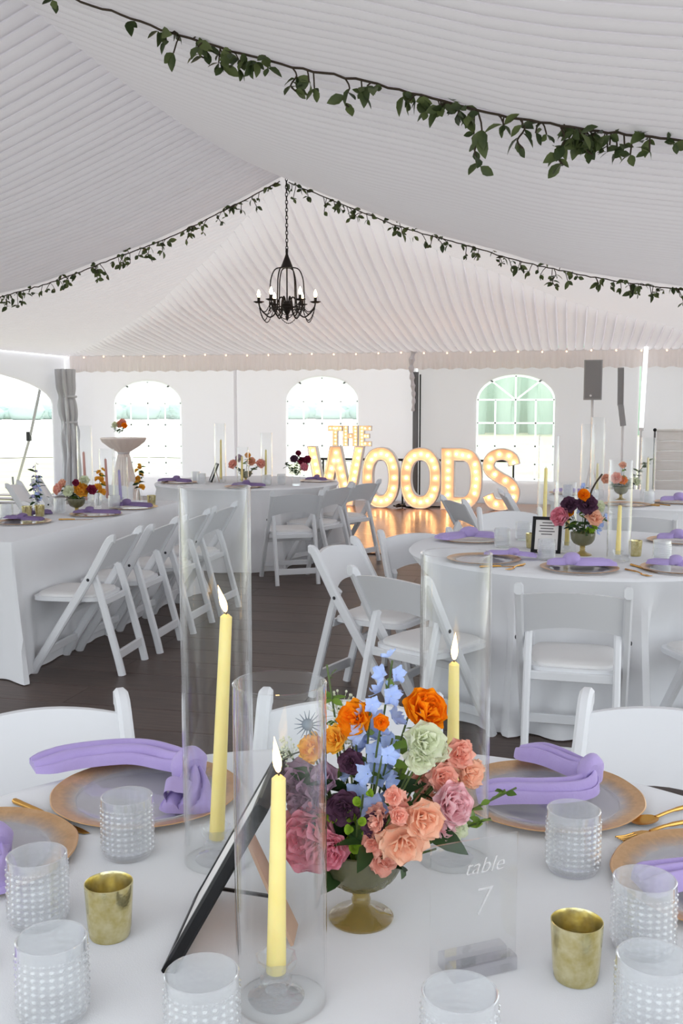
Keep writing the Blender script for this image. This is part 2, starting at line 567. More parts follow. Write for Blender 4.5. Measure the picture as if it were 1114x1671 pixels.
def hip_end():
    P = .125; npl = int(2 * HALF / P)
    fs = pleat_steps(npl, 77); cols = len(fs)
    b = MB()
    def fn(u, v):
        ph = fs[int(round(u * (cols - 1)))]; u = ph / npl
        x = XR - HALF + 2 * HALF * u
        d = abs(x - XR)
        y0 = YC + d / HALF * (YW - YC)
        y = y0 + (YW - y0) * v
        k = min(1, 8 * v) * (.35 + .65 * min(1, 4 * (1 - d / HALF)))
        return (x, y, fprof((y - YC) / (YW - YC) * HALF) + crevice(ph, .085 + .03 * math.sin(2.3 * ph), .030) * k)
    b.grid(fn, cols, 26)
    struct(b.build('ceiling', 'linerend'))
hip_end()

# ------------------------------------------------------------------ structure: walls with arched openings
def arch_top(x, xc, w, zs, zt):
    t = min(1, abs(x - xc) / (w / 2))
    return zs + (zt - zs) * math.sqrt(max(0, 1 - t * t))
WIN = [(-6.985, 1.21, .36, 1.57, 1.95), (-3.95, 1.2, .36, 1.60, 2.0), (-.855, 1.2, .36, 1.62, 2.01)]
def panel_wall(name, x0, x1, top, holes, place, thick=.02, mat_='wall'):
    """wall sheet in (s,z) with arched holes; place maps (s,z,off)->xyz"""
    b = MB()
    xs = [x0]
    N = 20
    holes = sorted(holes)
    for (xc, w, zb, zs, zt) in holes:
        xs += [xc - w / 2 * math.cos(PI * i / N) for i in range(N + 1)]
    xs.append(x1)
    for off in (0, thick):
        for a, c in zip(xs[:-1], xs[1:]):
            if c - a < 1e-6: continue
            m = (a + c) / 2
            hit = [h for h in holes if abs(m - h[0]) < h[1] / 2]
            if hit:
                h = hit[0]
                segs = [((0, 0), (h[2], h[2])), ((arch_top(a, h[0], h[1], h[3], h[4]), arch_top(c, h[0], h[1], h[3], h[4])), (top, top))]
                if h[2] <= 0.001: segs = segs[1:]
            else:
                segs = [((0, 0), (top, top))]
            for lo, hi in segs:
                b.add([place(a, lo[0], off), place(c, lo[1], off), place(c, hi[1], off), place(a, hi[0], off)], [(0, 1, 2, 3)])
    return struct(b.build(name, mat_, smooth=False))
# back wall in bays between the tent legs, each vinyl panel with its window
bays = [XL, -5.42, -2.4, .99, XE]
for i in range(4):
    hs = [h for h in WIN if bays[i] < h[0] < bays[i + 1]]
    panel_wall('wall_back', bays[i] + .012, bays[i + 1] - .012, 2.38, hs, lambda s, z, o: (s, YW + o, z), mat_='wall' if i < 2 else 'wallgrey')
# left wall: tied-back arched door opening; the nearer, unseen one added to let daylight in
LH = [(11.7, 7.10, 0.0, 1.55, 2.10), (3.6, 7.1, 0.0, 1.55, 2.10)]
panel_wall('wall_left', -1.0, YW, 2.36, LH, lambda s, z, o: (XL - o, s, z))
panel_wall('wall_right', YC, YW, 2.36, [], lambda s, z, o: (XE + o, s, z))

# seam strips of the back wall panels
for x in (-5.42,):
    struct(MB().box((x, YW - .012, 1.19), (.05, .012, 2.36)).build('trim_1', 'wall'))

# windows
def window(idx, xc, w, zb, zs, zt):
    f = MB()
    N = 28
    ring = [(xc - w / 2, zb)] + [(xc - w / 2 * math.cos(PI * i / N), zs + (zt - zs) * math.sin(PI * i / N)) for i in range(N + 1)] + [(xc + w / 2, zb)]
    cx, cz = xc, (zb + zt) / 2
    k = .955
    outer = [(x, z) for x, z in ring]
    inner = [(cx + (x - cx) * k, cz + (z - cz) * k) for x, z in ring]
    n = len(ring)
    for i in range(n):
        j = (i + 1) % n
        p = [(outer[i], 0), (outer[j], 0), (inner[j], 0), (inner[i], 0)]
        f.add([(q[0], YW + .009, q[1]) for q, _ in p], [(0, 1, 2, 3)])
    fr = struct(f.build(f'window_{idx}', 'muntin', smooth=False))
    p = MB()
    p.add([(x, YW + .004, z) for x, z in ring], [tuple(range(n))])
    p.build('pane', 'vinyl', fr, smooth=False)
    bar = .026
    def mun(x0, z0, x1, z1):
        L = math.hypot(x1 - x0, z1 - z0); a = math.atan2(z1 - z0, x1 - x0)
        MB().add([(-L / 2, 0, -bar / 2), (L / 2, 0, -bar / 2), (L / 2, 0, bar / 2), (-L / 2, 0, bar / 2)], [(0, 1, 2, 3)]).xf(Matrix.Translation(((x0 + x1) / 2, YW + .009, (z0 + z1) / 2)) @ Matrix.Rotation(-a, 4, 'Y')).build('muntin', 'muntin', fr, smooth=False)
    for z in (zs, zs - .36, zs - .72, zs - 1.0):
        mun(xc - w / 2 + .01, z, xc + w / 2 - .01, z)
    mun(xc, zb + .02, xc, zt - .02)
    for s_ in (-1, 1):
        mun(xc + s_ * .31, zb + .02, xc + s_ * .31, zs)
        mun(xc + s_ * .03, zs + .02, xc + s_ * .40, zs + (zt - zs) * .80)
M['vinyl'] = thin_glass('clear_window_vinyl', (.93, .97, .96, 1), .16, (.95, .97, .97, 1), .15, .3)
for i, w in enumerate(WIN):
    window(i + 1, *w)

# pleated valance under the liner edge along the back wall
vb = MB()
def val(u, v):
    x = XL + .15 + (XE - XL - .3) * u
    ph = u * (XE - XL) / .085
    amp = (.006 + .024 * v)
    return (x, YW - .10 - amp * abs(math.sin(PI * ph)) - .012 * math.sin(ph * .9), 2.40 - .30 * v + .012 * math.sin(ph * 2.3) * v)
vb.grid(val, 130 * 5 + 1, 6)
struct(vb.build('trim_2', 'valance'))

# ------------------------------------------------------------------ structure: floor of planks, ground, field
struct(MB().box(((XL + XE) / 2 - .1, 7.4, -.03), (XE - XL + .6, 17.0, .04), bev=0).build('floor', 'floorbase', smooth=False))
floor = bpy.data.objects['floor']
def plank_mat(name, a, b, rough, rnd=.16):
    t = NT(name)
    v = t.coords((1.2, 14, 1))
    f = t.noise(3.2, 5, .65, v)
    g = t.noise(1.3, 3, .6, t.coords((.8, 1.5, 1)))
    mx = t.n('ShaderNodeMath', _operation='MULTIPLY_ADD'); t.l(g, mx.inputs[0]); mx.inputs[1].default_value = .5; t.l(f, mx.inputs[2])
    c = t.ramp(mx.outputs[0], [(.45, a), (1.0, b)])
    oi = t.n('ShaderNodeObjectInfo'); mr = t.n('ShaderNodeMapRange')
    mr.inputs['To Min'].default_value = 1 - rnd; mr.inputs['To Max'].default_value = 1 + rnd
    t.l(oi.outputs['Random'], mr.inputs['Value'])
    hs = t.n('ShaderNodeHueSaturation'); t.l(c, hs.inputs['Color']); t.l(mr.outputs[0], hs.inputs['Value'])
    p = t.n('ShaderNodeBsdfPrincipled'); p.inputs['Roughness'].default_value = rough
    p.inputs['Specular IOR Level'].default_value = .4
    t.l(hs.outputs['Color'], p.inputs['Base Color'])
    t.l(t.bump(f, .12, .002), p.inputs['Normal'])
    return t.end(p.outputs[0])
M['plank'] = plank_mat('weathered_brown_plank', srgb(66, 53, 48), srgb(98, 82, 74), .42)
M['dance'] = plank_mat('polished_dance_plank', srgb(112, 76, 54), srgb(150, 106, 76), .22)
def plank_mesh(L, W, mat):
    return MB().box((L / 2, W / 2, -.006), (L - .003, W - .004, .012), bev=.15).mesh('plank', mat, smooth=False)
pm, pmh = plank_mesh(2.4, .3, 'plank'), plank_mesh(1.2, .3, 'plank')
DX0, DX1, DY0 = -5.1, 1.2, 9.9
row = 0
y = 1.8
while y < 15.6:
    x = XL + (-.0 if row % 2 == 0 else -1.2)
    while x < XE:
        if y + .15 > DY0 and DX0 - .1 < x + 1.2 < DX1 + .1:
            pass
        elif y > DY0 and (x + 2.4 > DX0 and x < DX1):
            # fill with half planks outside the dance floor
            for xx in (x, x + 1.2):
                if xx + 1.2 <= DX0 + .6 or xx >= DX1 - .2:
                    link('plank', pmh, floor, (xx, y, 0))
        else:
            link('plank', pm, floor, (x, y, 0))
        x += 2.4
    row += 1
    y += .3
dm = plank_mesh(1.26, .2, 'dance')
dance = struct(MB().box(((DX0 + DX1) / 2, (DY0 + 15.5) / 2, .0025), (DX1 - DX0 + .04, 15.5 - DY0, .005), bev=0).build('floor', 'floorbase', smooth=False))
row = 0; y = DY0
while y < 15.4:
    for k in range(5):
        link('plank', dm, dance, (DX0 + k * 1.26, y, .016))
    y += .2; row += 1

gm = MB()
gm.add([(-400, -300, -.08), (400, -300, -.08), (400, 500, -.08), (-400, 500, -.08)], [(0, 1, 2, 3)])
struct(gm.build('ground', 'grass', smooth=False))
fm = MB()
def ringpt(a, r): return (r * math.sin(a), r * math.cos(a), -.06)
A = [R(-120 + i * 6) for i in range(19)]
fv = [ringpt(a, 31 + 2 * math.sin(a * 9)) for a in A] + [ringpt(a, 140) for a in A]
fm.add(fv, [(i, i + 1, 19 + i + 1, 19 + i) for i in range(18)])
struct(fm.build('field', 'gravel', smooth=False))
# unseen pale ground added behind and beside the tent to bounce light in
ym = MB()
ym.add([(-14, -24, -.05), (3.25, -24, -.05), (3.25, -1.15, -.05), (-14, -1.15, -.05), (22, -24, -.05), (22, 9.5, -.05), (3.25, 9.5, -.05)], [(0, 1, 2, 3), (1, 4, 5, 6, 2)])
struct(ym.build('ground', 'gravel', smooth=False))

# ------------------------------------------------------------------ trees outside
def blob(seed, n=3):
    import bmesh
    bm = bmesh.new()
    bmesh.ops.create_icosphere(bm, subdivisions=4, radius=1)
    rnd = random.Random(seed)
    lobes = [(Vector((rnd.gauss(0, 1), rnd.gauss(0, 1), rnd.gauss(0, .8))).normalized(), rnd.uniform(.15, .32)) for _ in range(26)]
    for v in bm.verts:
        d = v.co.normalized()
        k = .80
        for l, a in lobes:
            t = max(0, d.dot(l) - .72) / .28
            k += a * t * t * (3 - 2 * t)
        k += rnd.uniform(-.05, .05)
        v.co = d * min(k, 1.0)
        if v.co.z < -.55: v.co.z = -.55 + .2 * (v.co.z + .55)
    return bm
def tree_mesh(name, seed, mat):
    bm = blob(seed)
    me = bpy.data.meshes.new(name); bm.to_mesh(me); bm.free()
    me.materials.append(M[mat])
    return me
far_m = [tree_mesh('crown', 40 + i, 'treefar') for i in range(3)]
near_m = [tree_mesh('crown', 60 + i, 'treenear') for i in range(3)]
trunk = MB().tube([(0, 0, -.1), (.02, 0, .5), (0, .02, 1)], .1, 8, rs=[.16, .11, .07]).mesh('trunk', 'bark')
rt = random.Random(5)
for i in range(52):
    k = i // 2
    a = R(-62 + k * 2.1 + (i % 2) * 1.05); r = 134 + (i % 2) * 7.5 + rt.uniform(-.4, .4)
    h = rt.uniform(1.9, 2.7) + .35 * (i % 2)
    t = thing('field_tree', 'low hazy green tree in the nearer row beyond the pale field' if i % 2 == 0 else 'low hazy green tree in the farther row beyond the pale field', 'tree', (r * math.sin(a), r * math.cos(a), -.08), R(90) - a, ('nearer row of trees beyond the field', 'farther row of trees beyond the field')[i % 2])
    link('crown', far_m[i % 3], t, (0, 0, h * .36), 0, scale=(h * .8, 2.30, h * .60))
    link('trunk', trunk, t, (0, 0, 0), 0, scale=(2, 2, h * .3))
for i in range(16):
    k = i // 2
    a = R(-7.4 + k * 1.9 + (i % 2) * .95); r = (61.0, 64.6)[i % 2] + rt.uniform(-.3, .3)
    h = rt.uniform(7.0, 9.0)
    t = thing('leafy_tree', 'tall bright green tree in the front row seen through the right arched window' if i % 2 == 0 else 'tall bright green tree in the back row seen through the right arched window', 'tree', (r * math.sin(a), r * math.cos(a), -.08), rt.uniform(0, 6), ('front row of tall trees', 'back row of tall trees')[i % 2])
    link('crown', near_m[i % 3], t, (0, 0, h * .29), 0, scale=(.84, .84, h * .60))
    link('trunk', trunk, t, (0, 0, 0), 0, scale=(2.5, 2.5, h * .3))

# ------------------------------------------------------------------ tent legs, drapes, fairy lights
leg = MB().box((0, 0, 1.02), (.085, .06, 2.04), bev=.2)
t = thing('tent_leg', 'dark metal tent leg at the back wall behind the marquee letters', 'post', (-2.4, 15.58, .016))
leg.build('post', 'post', t)
MB().box((0, 0, .01), (.18, .16, .02)).build('base_plate', 'post', t)
MB().tube([(.075, -.02, .02), (.075, -.02, 2.0)], .012, 8).build('conduit', 'black', t)
sw = MB()
pth = smooth_path([(-.02, -.06, 2.40), (-.06, -.075, 2.2), (-.05, -.08, 2.0), (-.03, -.075, 1.8), (-.02, -.07, 1.62), (-.03, -.07, 1.44)], 26)
sw.tube(pth, .05, 14, rs=[(.055 + .018 * math.sin(i * 1.9)) * (1.25 - .6 * i / 25) for i in range(26)], flat=.6)
dr = sw.build('twisted_drape', 'liner', None, (-2.4, 15.58, 0))
tag(dr, 'twisted white fabric drape wound round the top of the dark tent leg', 'drape')

t = thing('glowing_pole', 'white upright pole with an added glow right of the grey speakers', 'lamp', (1.0, 15.30, 0))  # white pole, made to glow so it outshines the wall
MB().tube([(-.02, 0, .0), (0, 0, 1.20)], .014, 10).build('stand_pole', 'white', t)
MB().lathe([(.11, 0), (.11, .012), (.02, .03)], 20, c=(-.02, 0, 0)).build('base', 'white', t)
MB().tube([(0, 0, 1.20), (.035, 0, 2.38)], .032, 14).build('tube', 'poleglow', t)
MB().tube([(-.002, 0, 1.16), (0, 0, 1.205)], .036, 14).build('end_cap', 'white', t)

# gathered sidewall curtain tied in the far left corner
cb = MB()
def cur(u, v):
    a = 2 * PI * u
    z = 2.12 * (1 - v) + .02
    w = .155 - .03 * math.exp(-((z - 1.25) / .10) ** 2) - .03 * math.exp(-((z - 1.68) / .09) ** 2) - .02 * math.exp(-((z - .7) / .2) ** 2) + .03 * max(0, z - 1.9)
    rr = w * (1 + .20 * math.sin(9 * a + 1.2 * math.sin(3 * z)) + .08 * math.sin(17 * a + z * 4))
    return (rr * math.cos(a) * .8 + .03 * math.sin(2.2 * z), rr * math.sin(a) * 1.1, z)
cb.grid(cur, 97, 40)
t = thing('sidewall_curtain', 'grey gathered tent sidewall curtain tied back at the far left corner', 'curtain', (-8.27, 15.36, 0))
cb.build('gathered_cloth', 'curtain', t)
for z in (1.25, 1.68):
    MB().lathe([(.125, -.02), (.135, 0), (.125, .02)], 24, c=(.02, 0, z)).build('tie_band', 'curtain', t)

# fairy lights along the valance
t = thing('fairy_light_string', 'string of tiny warm lights along the top of the pleated valance', 'lights', (0, YW - .22, 2.37))
pts = []
for i in range(121):
    x = XL + .3 + (XE - XL - .6) * i / 120
    pts.append((x, 0, -.02 * abs(math.sin(PI * i / 5.2))))
MB().tube(pts, .004, 5).build('wire', 'white', t)
bm_ = MB().sphere((0, 0, -.014), .013, 8, 6).mesh('bulb', 'fairy')
for i in range(2, 120, 4):
    link('bulb', bm_, t, pts[i])

# ------------------------------------------------------------------ guy strap and ratchet outside the left opening
t = thing('guy_strap', 'pale tent guy strap running down outside the left opening', 'strap', (0, 0, 0))
MB().tube([(-8.60, 15.15, 2.05), (-9.20, 15.70, .99), (-9.85, 16.2, -.05)], .025, 6, flat=.3).build('strap', 'rope', t)
MB().tube([(-9.85, 16.2, -.06), (-9.87, 16.2, .25)], .02, 8).build('stake', 'post', t)
MB().box((-9.21, 15.68, 1.0), (.06, .09, .16)).build('ratchet', 'black', t)

# ------------------------------------------------------------------ folding chair
def bar(b, path, w, th, ch=.25):
    """flat board swept in the local y-z plane; w across the path, th along x"""
    P = [Vector((0, y, z)) for y, z in path]
    m = len(P); vs = []
    c = ch * th
    for i in range(m):
        d = (P[min(i + 1, m - 1)] - P[max(i - 1, 0)]).normalized()
        nrm = Vector((0, -d.z, d.y))
        hw, ht = w / 2, th / 2
        for (a, x) in ((hw - c, -ht), (hw, -ht + c), (hw, ht - c), (hw - c, ht), (-hw + c, ht), (-hw, ht - c), (-hw, -ht + c), (-hw + c, -ht)):
            v = P[i] + nrm * a; vs.append((x, v.y, v.z))
    fs = [(i * 8 + k, i * 8 + (k + 1) % 8, (i + 1) * 8 + (k + 1) % 8, (i + 1) * 8 + k) for i in range(m - 1) for k in range(8)]
    fs += [tuple(range(7, -1, -1)), tuple((m - 1) * 8 + k for k in range(8))]
    b.add(vs, fs)
    return b
def make_chair():
    root = thing('folding_chair', 'white folding chair', 'chair')
    yz = [(.235, 0), (.21, .05), (.0, .37), (-.13, .57), (-.205, .70), (-.234, .752), (-.248, .772), (-.262, .781), (-.274, .780)]
    pm_ = bar(MB(), yz, .048, .034).mesh('post', 'chair')
    rl = [(-.285, 0), (-.262, .10), (-.16, .48), (-.136, .555), (-.128, .575), (-.122, .583)]
    rm_ = bar(MB(), rl, .042, .03).mesh('rear_leg', 'chair')
    for s in (-1, 1):
        p = link('post', pm_, root, (s * .212, 0, 0))
        link('bolt', MB().sphere((s * .019, -.118, .548), .009, 8, 5, (.5, 1, 1)).mesh('bolt', 'bolt'), p)
        link('rear_leg', rm_, root, (s * .178, 0, 0))
    # seat with padded top
    so = []
    for k in range(40):
        a = 2 * PI * k / 40
        cx, cy = math.cos(a), math.sin(a)
        ex = .196 * (abs(cx) ** .35) * (1 if cx >= 0 else -1)
        ey = .205 * (abs(cy) ** .35) * (1 if cy >= 0 else -1)
        so.append((ex * (1 - .05 * (ey < 0)), ey + .045))
    seat = MB().prism(so, .415, .438).build('seat', 'chair', root)
    c = MB()
    n = 40
    prof_ = [(.90, .438), (.90, .450), (.86, .457), (.6, .460), (.0, .461)]
    vs = []
    for k_, z in prof_:
        for x, y in so:
            vs.append((x * k_, .045 + (y - .045) * k_, z))
    fs = [(i * n + k, i * n + (k + 1) % n, (i + 1) * n + (k + 1) % n, (i + 1) * n + k) for i in range(len(prof_) - 1) for k in range(n)]
    c.add(vs, fs).build('cushion', 'cushion', seat)
    # curved back panel
    b = MB()
    def back(off):
        def fn(u, v):
            x = (u - .5) * .40
            q = 1 - (2 * u - 1) ** 2
            z = (.575 + .040 * q) * (1 - v) + (.752 + .022 * q) * v
            y0 = -.13 - (z - .57) * .60 + .004
            return (x, y0 - .030 * q + off, z)
        return fn
    b.grid(back(.010), 13, 5); o = len(b.v)
    b.grid(back(-.010), 13, 5)
    nb = 65
    b.f = b.f[:48] + [f[::-1] for f in b.f[48:]]
    rim = [i for i in range(13)] + [12 + 13 * j for j in range(1, 5)] + [52 + i for i in range(11, -1, -1)] + [13 * j for j in range(3, 0, -1)]
    b.f += [(rim[i], nb + rim[i], nb + rim[(i + 1) % len(rim)], rim[(i + 1) % len(rim)]) for i in range(len(rim))]
    b.build('backrest', 'chair', root)
    MB().box((0, .158, .125), (.40, .022, .042)).build('front_stretcher', 'chair', root)
    MB().box((0, -.262, .115), (.345, .020, .050)).build('rear_stretcher', 'chair', root)
    MB().box((0, -.165, .405), (.345, .022, .036)).build('seat_rail', 'chair', root)
    MB().box((0, .02, .355), (.40, .020, .032)).build('seat_rail', 'chair', root)
    return root
CH = Proto(make_chair(), 'white folding chairs')
CHAIRS = []
def chair(tx, ty, fx, fy, label, group):
    """tx,ty: middle of the top of the back on plan; fx,fy: the way it faces"""
    L = math.hypot(fx, fy); fx, fy = fx / L, fy / L
    rz = math.atan2(-fx, fy)
    z = .016 if (DX0 < tx < DX1 and ty > DY0) else 0.0
    CHAIRS.append((tx, ty, fx, fy))
    CH.put((tx + .285 * fx, ty + .285 * fy, z), rz, label, group=group)
G0, G1, G2, G3, G4 = 'chairs round the near table', 'chairs round the right-hand round table', 'chairs along the long table', 'chairs round the back table', 'chairs near the back right table'
chair(-1.26, 2.115, .60, -.80, 'white folding chair facing the near table at its left, only the backrest in view', G0)
chair(-.52, 2.36, .12, -1, 'white folding chair behind the flowers of the near table, seen through the glass cylinder', G0)
chair(.265, 2.47, -.20, -1, 'white folding chair facing the near table behind the right plate, cut by the picture edge', G0)
chair(.02, 3.95, .03, 1, 'white folding chair seen squarely from behind, pushed up to the right-hand round table', G1)
chair(-.77, 4.14, .50, .84, 'white folding chair from behind, just beyond the flower spikes of the near bouquet', G1)
chair(-1.23, 5.05, .93, -.30, 'white folding chair seen from its side, tucked behind the one beyond the bouquet', G1)
chair(-.88, 5.68, .50, -.86, 'white folding chair turned towards the camera beside the purple napkin of the round table', G1)
chair(.80, 4.20, -.45, .90, 'white folding chair at the right edge, only the front of its seat in view', G1)
chair(-.42, 7.06, .25, -1, 'white folding chair with a bare backrest between the round table and the letter D', G4)
chair(-.58, 8.5, .95, .2, 'white folding chair in front of the letter S, facing right', G4)
chair(-.92, 7.75, .85, .5, 'white folding chair leaning in front of the letter D, only its posts showing', G4)
chair(.47, 6.86, .1, 1, 'white folding chair glimpsed between the tall glass cylinders of the round table', G4)
for i, (x, y, fx, fy, lab) in enumerate([
    (-2.44, 5.22, -1, -.06, 'nearest of the white folding chairs along the long table, whole side view'),
    (-2.43, 5.74, -1, -.03, 'second white folding chair from the camera along the long table'),
    (-2.42, 6.28, -1, .0, 'third white folding chair along the long table, half behind the tall glass cylinder'),
    (-2.42, 6.84, -1, .03, 'farthest white folding chair along the long table, seen through the tall glass cylinder')]):
    chair(x, y, fx, fy, lab, G2)
chair(-5.16, 8.42, .95, .3, 'white folding chair at the far left edge, its back against the bright opening', G2)
chair(-5.25, 8.98, .9, .4, 'white folding chair second from the left edge beyond the bud vase', G2)
chair(-4.24, 8.62, .3, -.95, 'white folding chair behind the far end of the long table, only its top in view', G2)
chair(-2.23, 8.02, -.48, .87, 'white folding chair seen from behind at the front of the back table', G3)
chair(-2.02, 8.80, -.90, .35, 'white folding chair side on at the right of the back table', G3)
chair(-1.90, 9.35, -.85, .45, 'white folding chair overlapping its neighbour in front of the letter W', G3)

# ------------------------------------------------------------------ table linens
def round_cloth(name, x, y, r, seed, label, group):
    rn = random.Random(seed)
    b = MB()
    n = 192
    ph = [rn.uniform(0, 6.28) for _ in range(4)]
    k1, k2 = rn.choice([15, 16, 17]), rn.choice([9, 10, 11])
    prof_ = [(.0001, .76), (.3, .7602), (.6, .7602), (r - .03, .7602), (r - .006, .758), (r + .004, .748), (r + .010, .70)]
    for i in range(1, 13):
        z = .70 * (1 - i / 12) + .006 * (i / 12)
        prof_.append((r + .012 + .055 * (i / 12), z))
    # where a chair is pushed in, its seat presses the hanging cloth inwards
    dent = []
    for k in range(n):
        a = 2 * PI * k / n; rr = r + .07
        while rr > r - .45:
            px, py = x + rr * math.cos(a), y + rr * math.sin(a)
            hit = False
            for (tx, ty, fx, fy) in CHAIRS:
                ly = (px - tx) * fx + (py - ty) * fy; lx = (px - tx) * fy - (py - ty) * fx
                if abs(lx) < .25 and -.08 < ly < .565: hit = True
            if not hit: break
            rr -= .01
        dent.append(r + .07 - rr)
    for _ in range(3):
        dent = [max(dent[k], .25 * dent[k - 1] + .5 * dent[k] + .25 * dent[(k + 1) % n]) for k in range(n)]
    def rf(rr, z, a):
        if z > .735: return rr
        rr -= dent[int(round(a / (2 * PI) * n)) % n] * min(1, max(0, (.72 - z) / .22))
        t = (.735 - z) / .73
        f = .5 + .5 * math.cos(k1 * a + ph[0] + .7 * math.sin(3 * a + ph[1]))
        g = .5 + .5 * math.cos(k2 * a + ph[2] + .5 * math.sin(2 * a + ph[3]))
        return rr - .02 + t ** .7 * (.062 * f ** 1.5 + .045 * g) - .012
    b.lathe(prof_, n, rfun=rf)
    o = b.build(name, 'linen', None, (x, y, 0))
    tag(o, label, 'tablecloth', group)
    return o
GT = 'white floor-length tablecloths'
round_cloth('tablecloth', -.27, 1.175, .917, 1, 'white cloth over the near round table in front of the camera', GT)
round_cloth('tablecloth', .08, 5.32, .915, 2, 'white floor-length cloth over the right-hand round table behind the single chair', GT)
round_cloth('tablecloth', -3.15, 9.46, .915, 3, 'white floor-length cloth over the back round table left of the marquee letters', GT)
round_cloth('tablecloth', .72, 8.5, .915, 4, 'white cloth over the back right round table below the grey speakers', GT)
def rect_cloth(cx, cy, lx, ly, label):
    b = MB()
    rc = .03
    def ring(off, z, amp, n=480):
        pts = []
        hx, hy = lx / 2 + off, ly / 2 + off
        per = 4 * (hx + hy)
        for i in range(n):
            s_ = i / n * per
            e = [2 * hx, 2 * hy, 2 * hx, 2 * hy]
            k = 0
            while s_ > e[k] and k < 3: s_ -= e[k]; k += 1
            t = min(1, s_ / e[k])
            if k == 0: p = (-hx + 2 * hx * t, -hy); nn = (0, -1)
            elif k == 1: p = (hx, -hy + 2 * hy * t); nn = (1, 0)
            elif k == 2: p = (hx - 2 * hx * t, hy); nn = (0, 1)
            else: p = (-hx, hy - 2 * hy * t); nn = (-1, 0)
            cd = min(t, 1 - t) * e[k]
            corner = math.exp(-(cd / .13) ** 2)
            f = amp * (.35 * (.5 + .5 * math.sin(i * .275 + 2 * math.sin(i * .055))) + corner * (2.4 + .9 * math.cos(cd * 42)))
            side_n = [(0, -1), (1, 0), (0, 1), (-1, 0)]
            on = side_n[(k + 1) % 4] if t > .5 else side_n[(k - 1) % 4]
            nn = (nn[0] + .9 * corner * on[0], nn[1] + .9 * corner * on[1])
            pts.append((cx + p[0] + nn[0] * f, cy + p[1] + nn[1] * f, z))
        return pts
    n = 480
    rings = [ring(-.02, .7602, 0), ring(-.004, .758, 0), ring(.002, .748, 0), ring(.004, .70, .002)]
    for i in range(1, 13):
        t = i / 12
        rings.append(ring(.004 + .012 * t, .70 * (1 - t) + .006 * t, .045 * t ** 1.1))
    b.add([p for r_ in rings for p in r_], [(i * n + k, (i + 1) * n + k, (i + 1) * n + (k + 1) % n, i * n + (k + 1) % n) for i in range(len(rings) - 1) for k in range(n)] + [tuple(range(n))])
    o = b.build('tablecloth', 'linen')
    tag(o, label, 'tablecloth', GT)
rect_cloth(-3.39, 6.14, .78, 2.50, 'white floor-length cloth over the long table at the left')

# cocktail table by the back wall with a tied stretch cover
b = MB()
n = 64
pr = [(.0001, 1.06), (.2, 1.061), (.325, 1.06), (.335, 1.05), (.30, 1.0), (.20, .92), (.105, .86), (.07, .84), (.085, .81), (.13, .6), (.20, .3), (.27, .02)]
b.lathe(pr, n, rfun=lambda r, z, a: r * (1 + (.05 * math.cos(18 * a) if z < 1.05 else 0) * (1 if z < .84 or z > .86 else .5)))
t = thing('cocktail_table', 'tall cocktail table with a tied white cover by the left arched window', 'table', (-6.40, 13.5, .0))
b.build('cover', 'valance', t)
MB().lathe([(.082, .82), (.094, .84), (.082, .86)], 24).build('tie_band', 'liner', t)

# ------------------------------------------------------------------ marquee letters
BULB = MB().sphere((0, 0, 0), .0135, 10, 7).mesh('bulb', 'bulb')
M['bulbs'] = emit('small_warm_bulb', (1.0, .62, .26, 1), 6.0)
BULBS = MB().sphere((0, 0, 0), .012, 8, 6).mesh('bulb', 'bulbs')
def ellipse(cx, cz, a, b_, n=48, p=2.0):
    out = []
    for k in range(n):
        t = 2 * PI * k / n
        c, s = math.cos(t), math.sin(t)
        out.append((cx + a * math.copysign(abs(c) ** (2 / p), c), cz + b_ * math.copysign(abs(s) ** (2 / p), s)))
    return out
def letter(name, label, cat, loc, loops, bulbs, bm=None, depth=.15, rec=.06, rot=0., group=None):
    """loops: list of closed outlines (x,z) going anticlockwise; the second (if any) is a hole with as many points"""
    root = thing(name, label, cat, loc, rot, group)
    f = MB()
    o = loops[0]; n = len(o)
    yf, yb = 0., depth
    if len(loops) == 1:
        f.add([(x, rec, z) for x, z in o], [tuple(range(n))])
        f.add([(x, yb, z) for x, z in o], [tuple(range(n - 1, -1, -1))])
    else:
        h = loops[1]
        for yy in (rec, yb):
            f.add([(x, yy, z) for x, z in o] + [(x, yy, z) for x, z in h], [(i, (i + 1) % n, n + (i + 1) % n, n + i) for i in range(n)])
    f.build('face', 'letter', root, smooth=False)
    r = MB()
    for li, lp in enumerate(loops):
        m = len(lp)
        # inward normals for wall thickness
        th = .012 if depth > .1 else .006
        inn = []
        for i in range(m):
            a, b, c = Vector(lp[i - 1]), Vector(lp[i]), Vector(lp[(i + 1) % m])
            e1, e2 = (b - a).normalized(), (c - b).normalized()
            n1, n2 = Vector((-e1.y, e1.x)), Vector((-e2.y, e2.x))
            nn = (n1 + n2)
            k = th / max(.35, (1 + n1.dot(n2)) / 2) ** .5
            nn = nn.normalized() * k if nn.length > 1e-5 else n1 * th
            if li: nn = -nn
            inn.append(b + nn)
        vs = [(x, yf, z) for x, z in lp] + [(x, yb, z) for x, z in lp] + [(v.x, yf, v.y) for v in inn] + [(v.x, rec, v.y) for v in inn]
        fs = []
        for i in range(m):
            j = (i + 1) % m
            fs += [(i, j, m + j, m + i), (2 * m + i, 2 * m + j, 3 * m + j, 3 * m + i)[::-1], (i, 2 * m + i, 2 * m + j, j)]
        r.add(vs, fs)
    r.build('rim', 'letterrim', root, smooth=False)
    for x, z in bulbs:
        link('bulb', bm or BULB, root, (x, rec - (.018 if depth > .1 else .008), z))
    return root
def along(pts, step):
    out = []
    for a, b in zip(pts[:-1], pts[1:]):
        a, b = Vector(a), Vector(b); L = (b - a).length; k = max(1, round(L / step))
        out += [tuple(a + (b - a) * (i / k)) for i in range(k)]
    out.append(tuple(pts[-1]))
    return out
GL = 'marquee letters of the lower word'
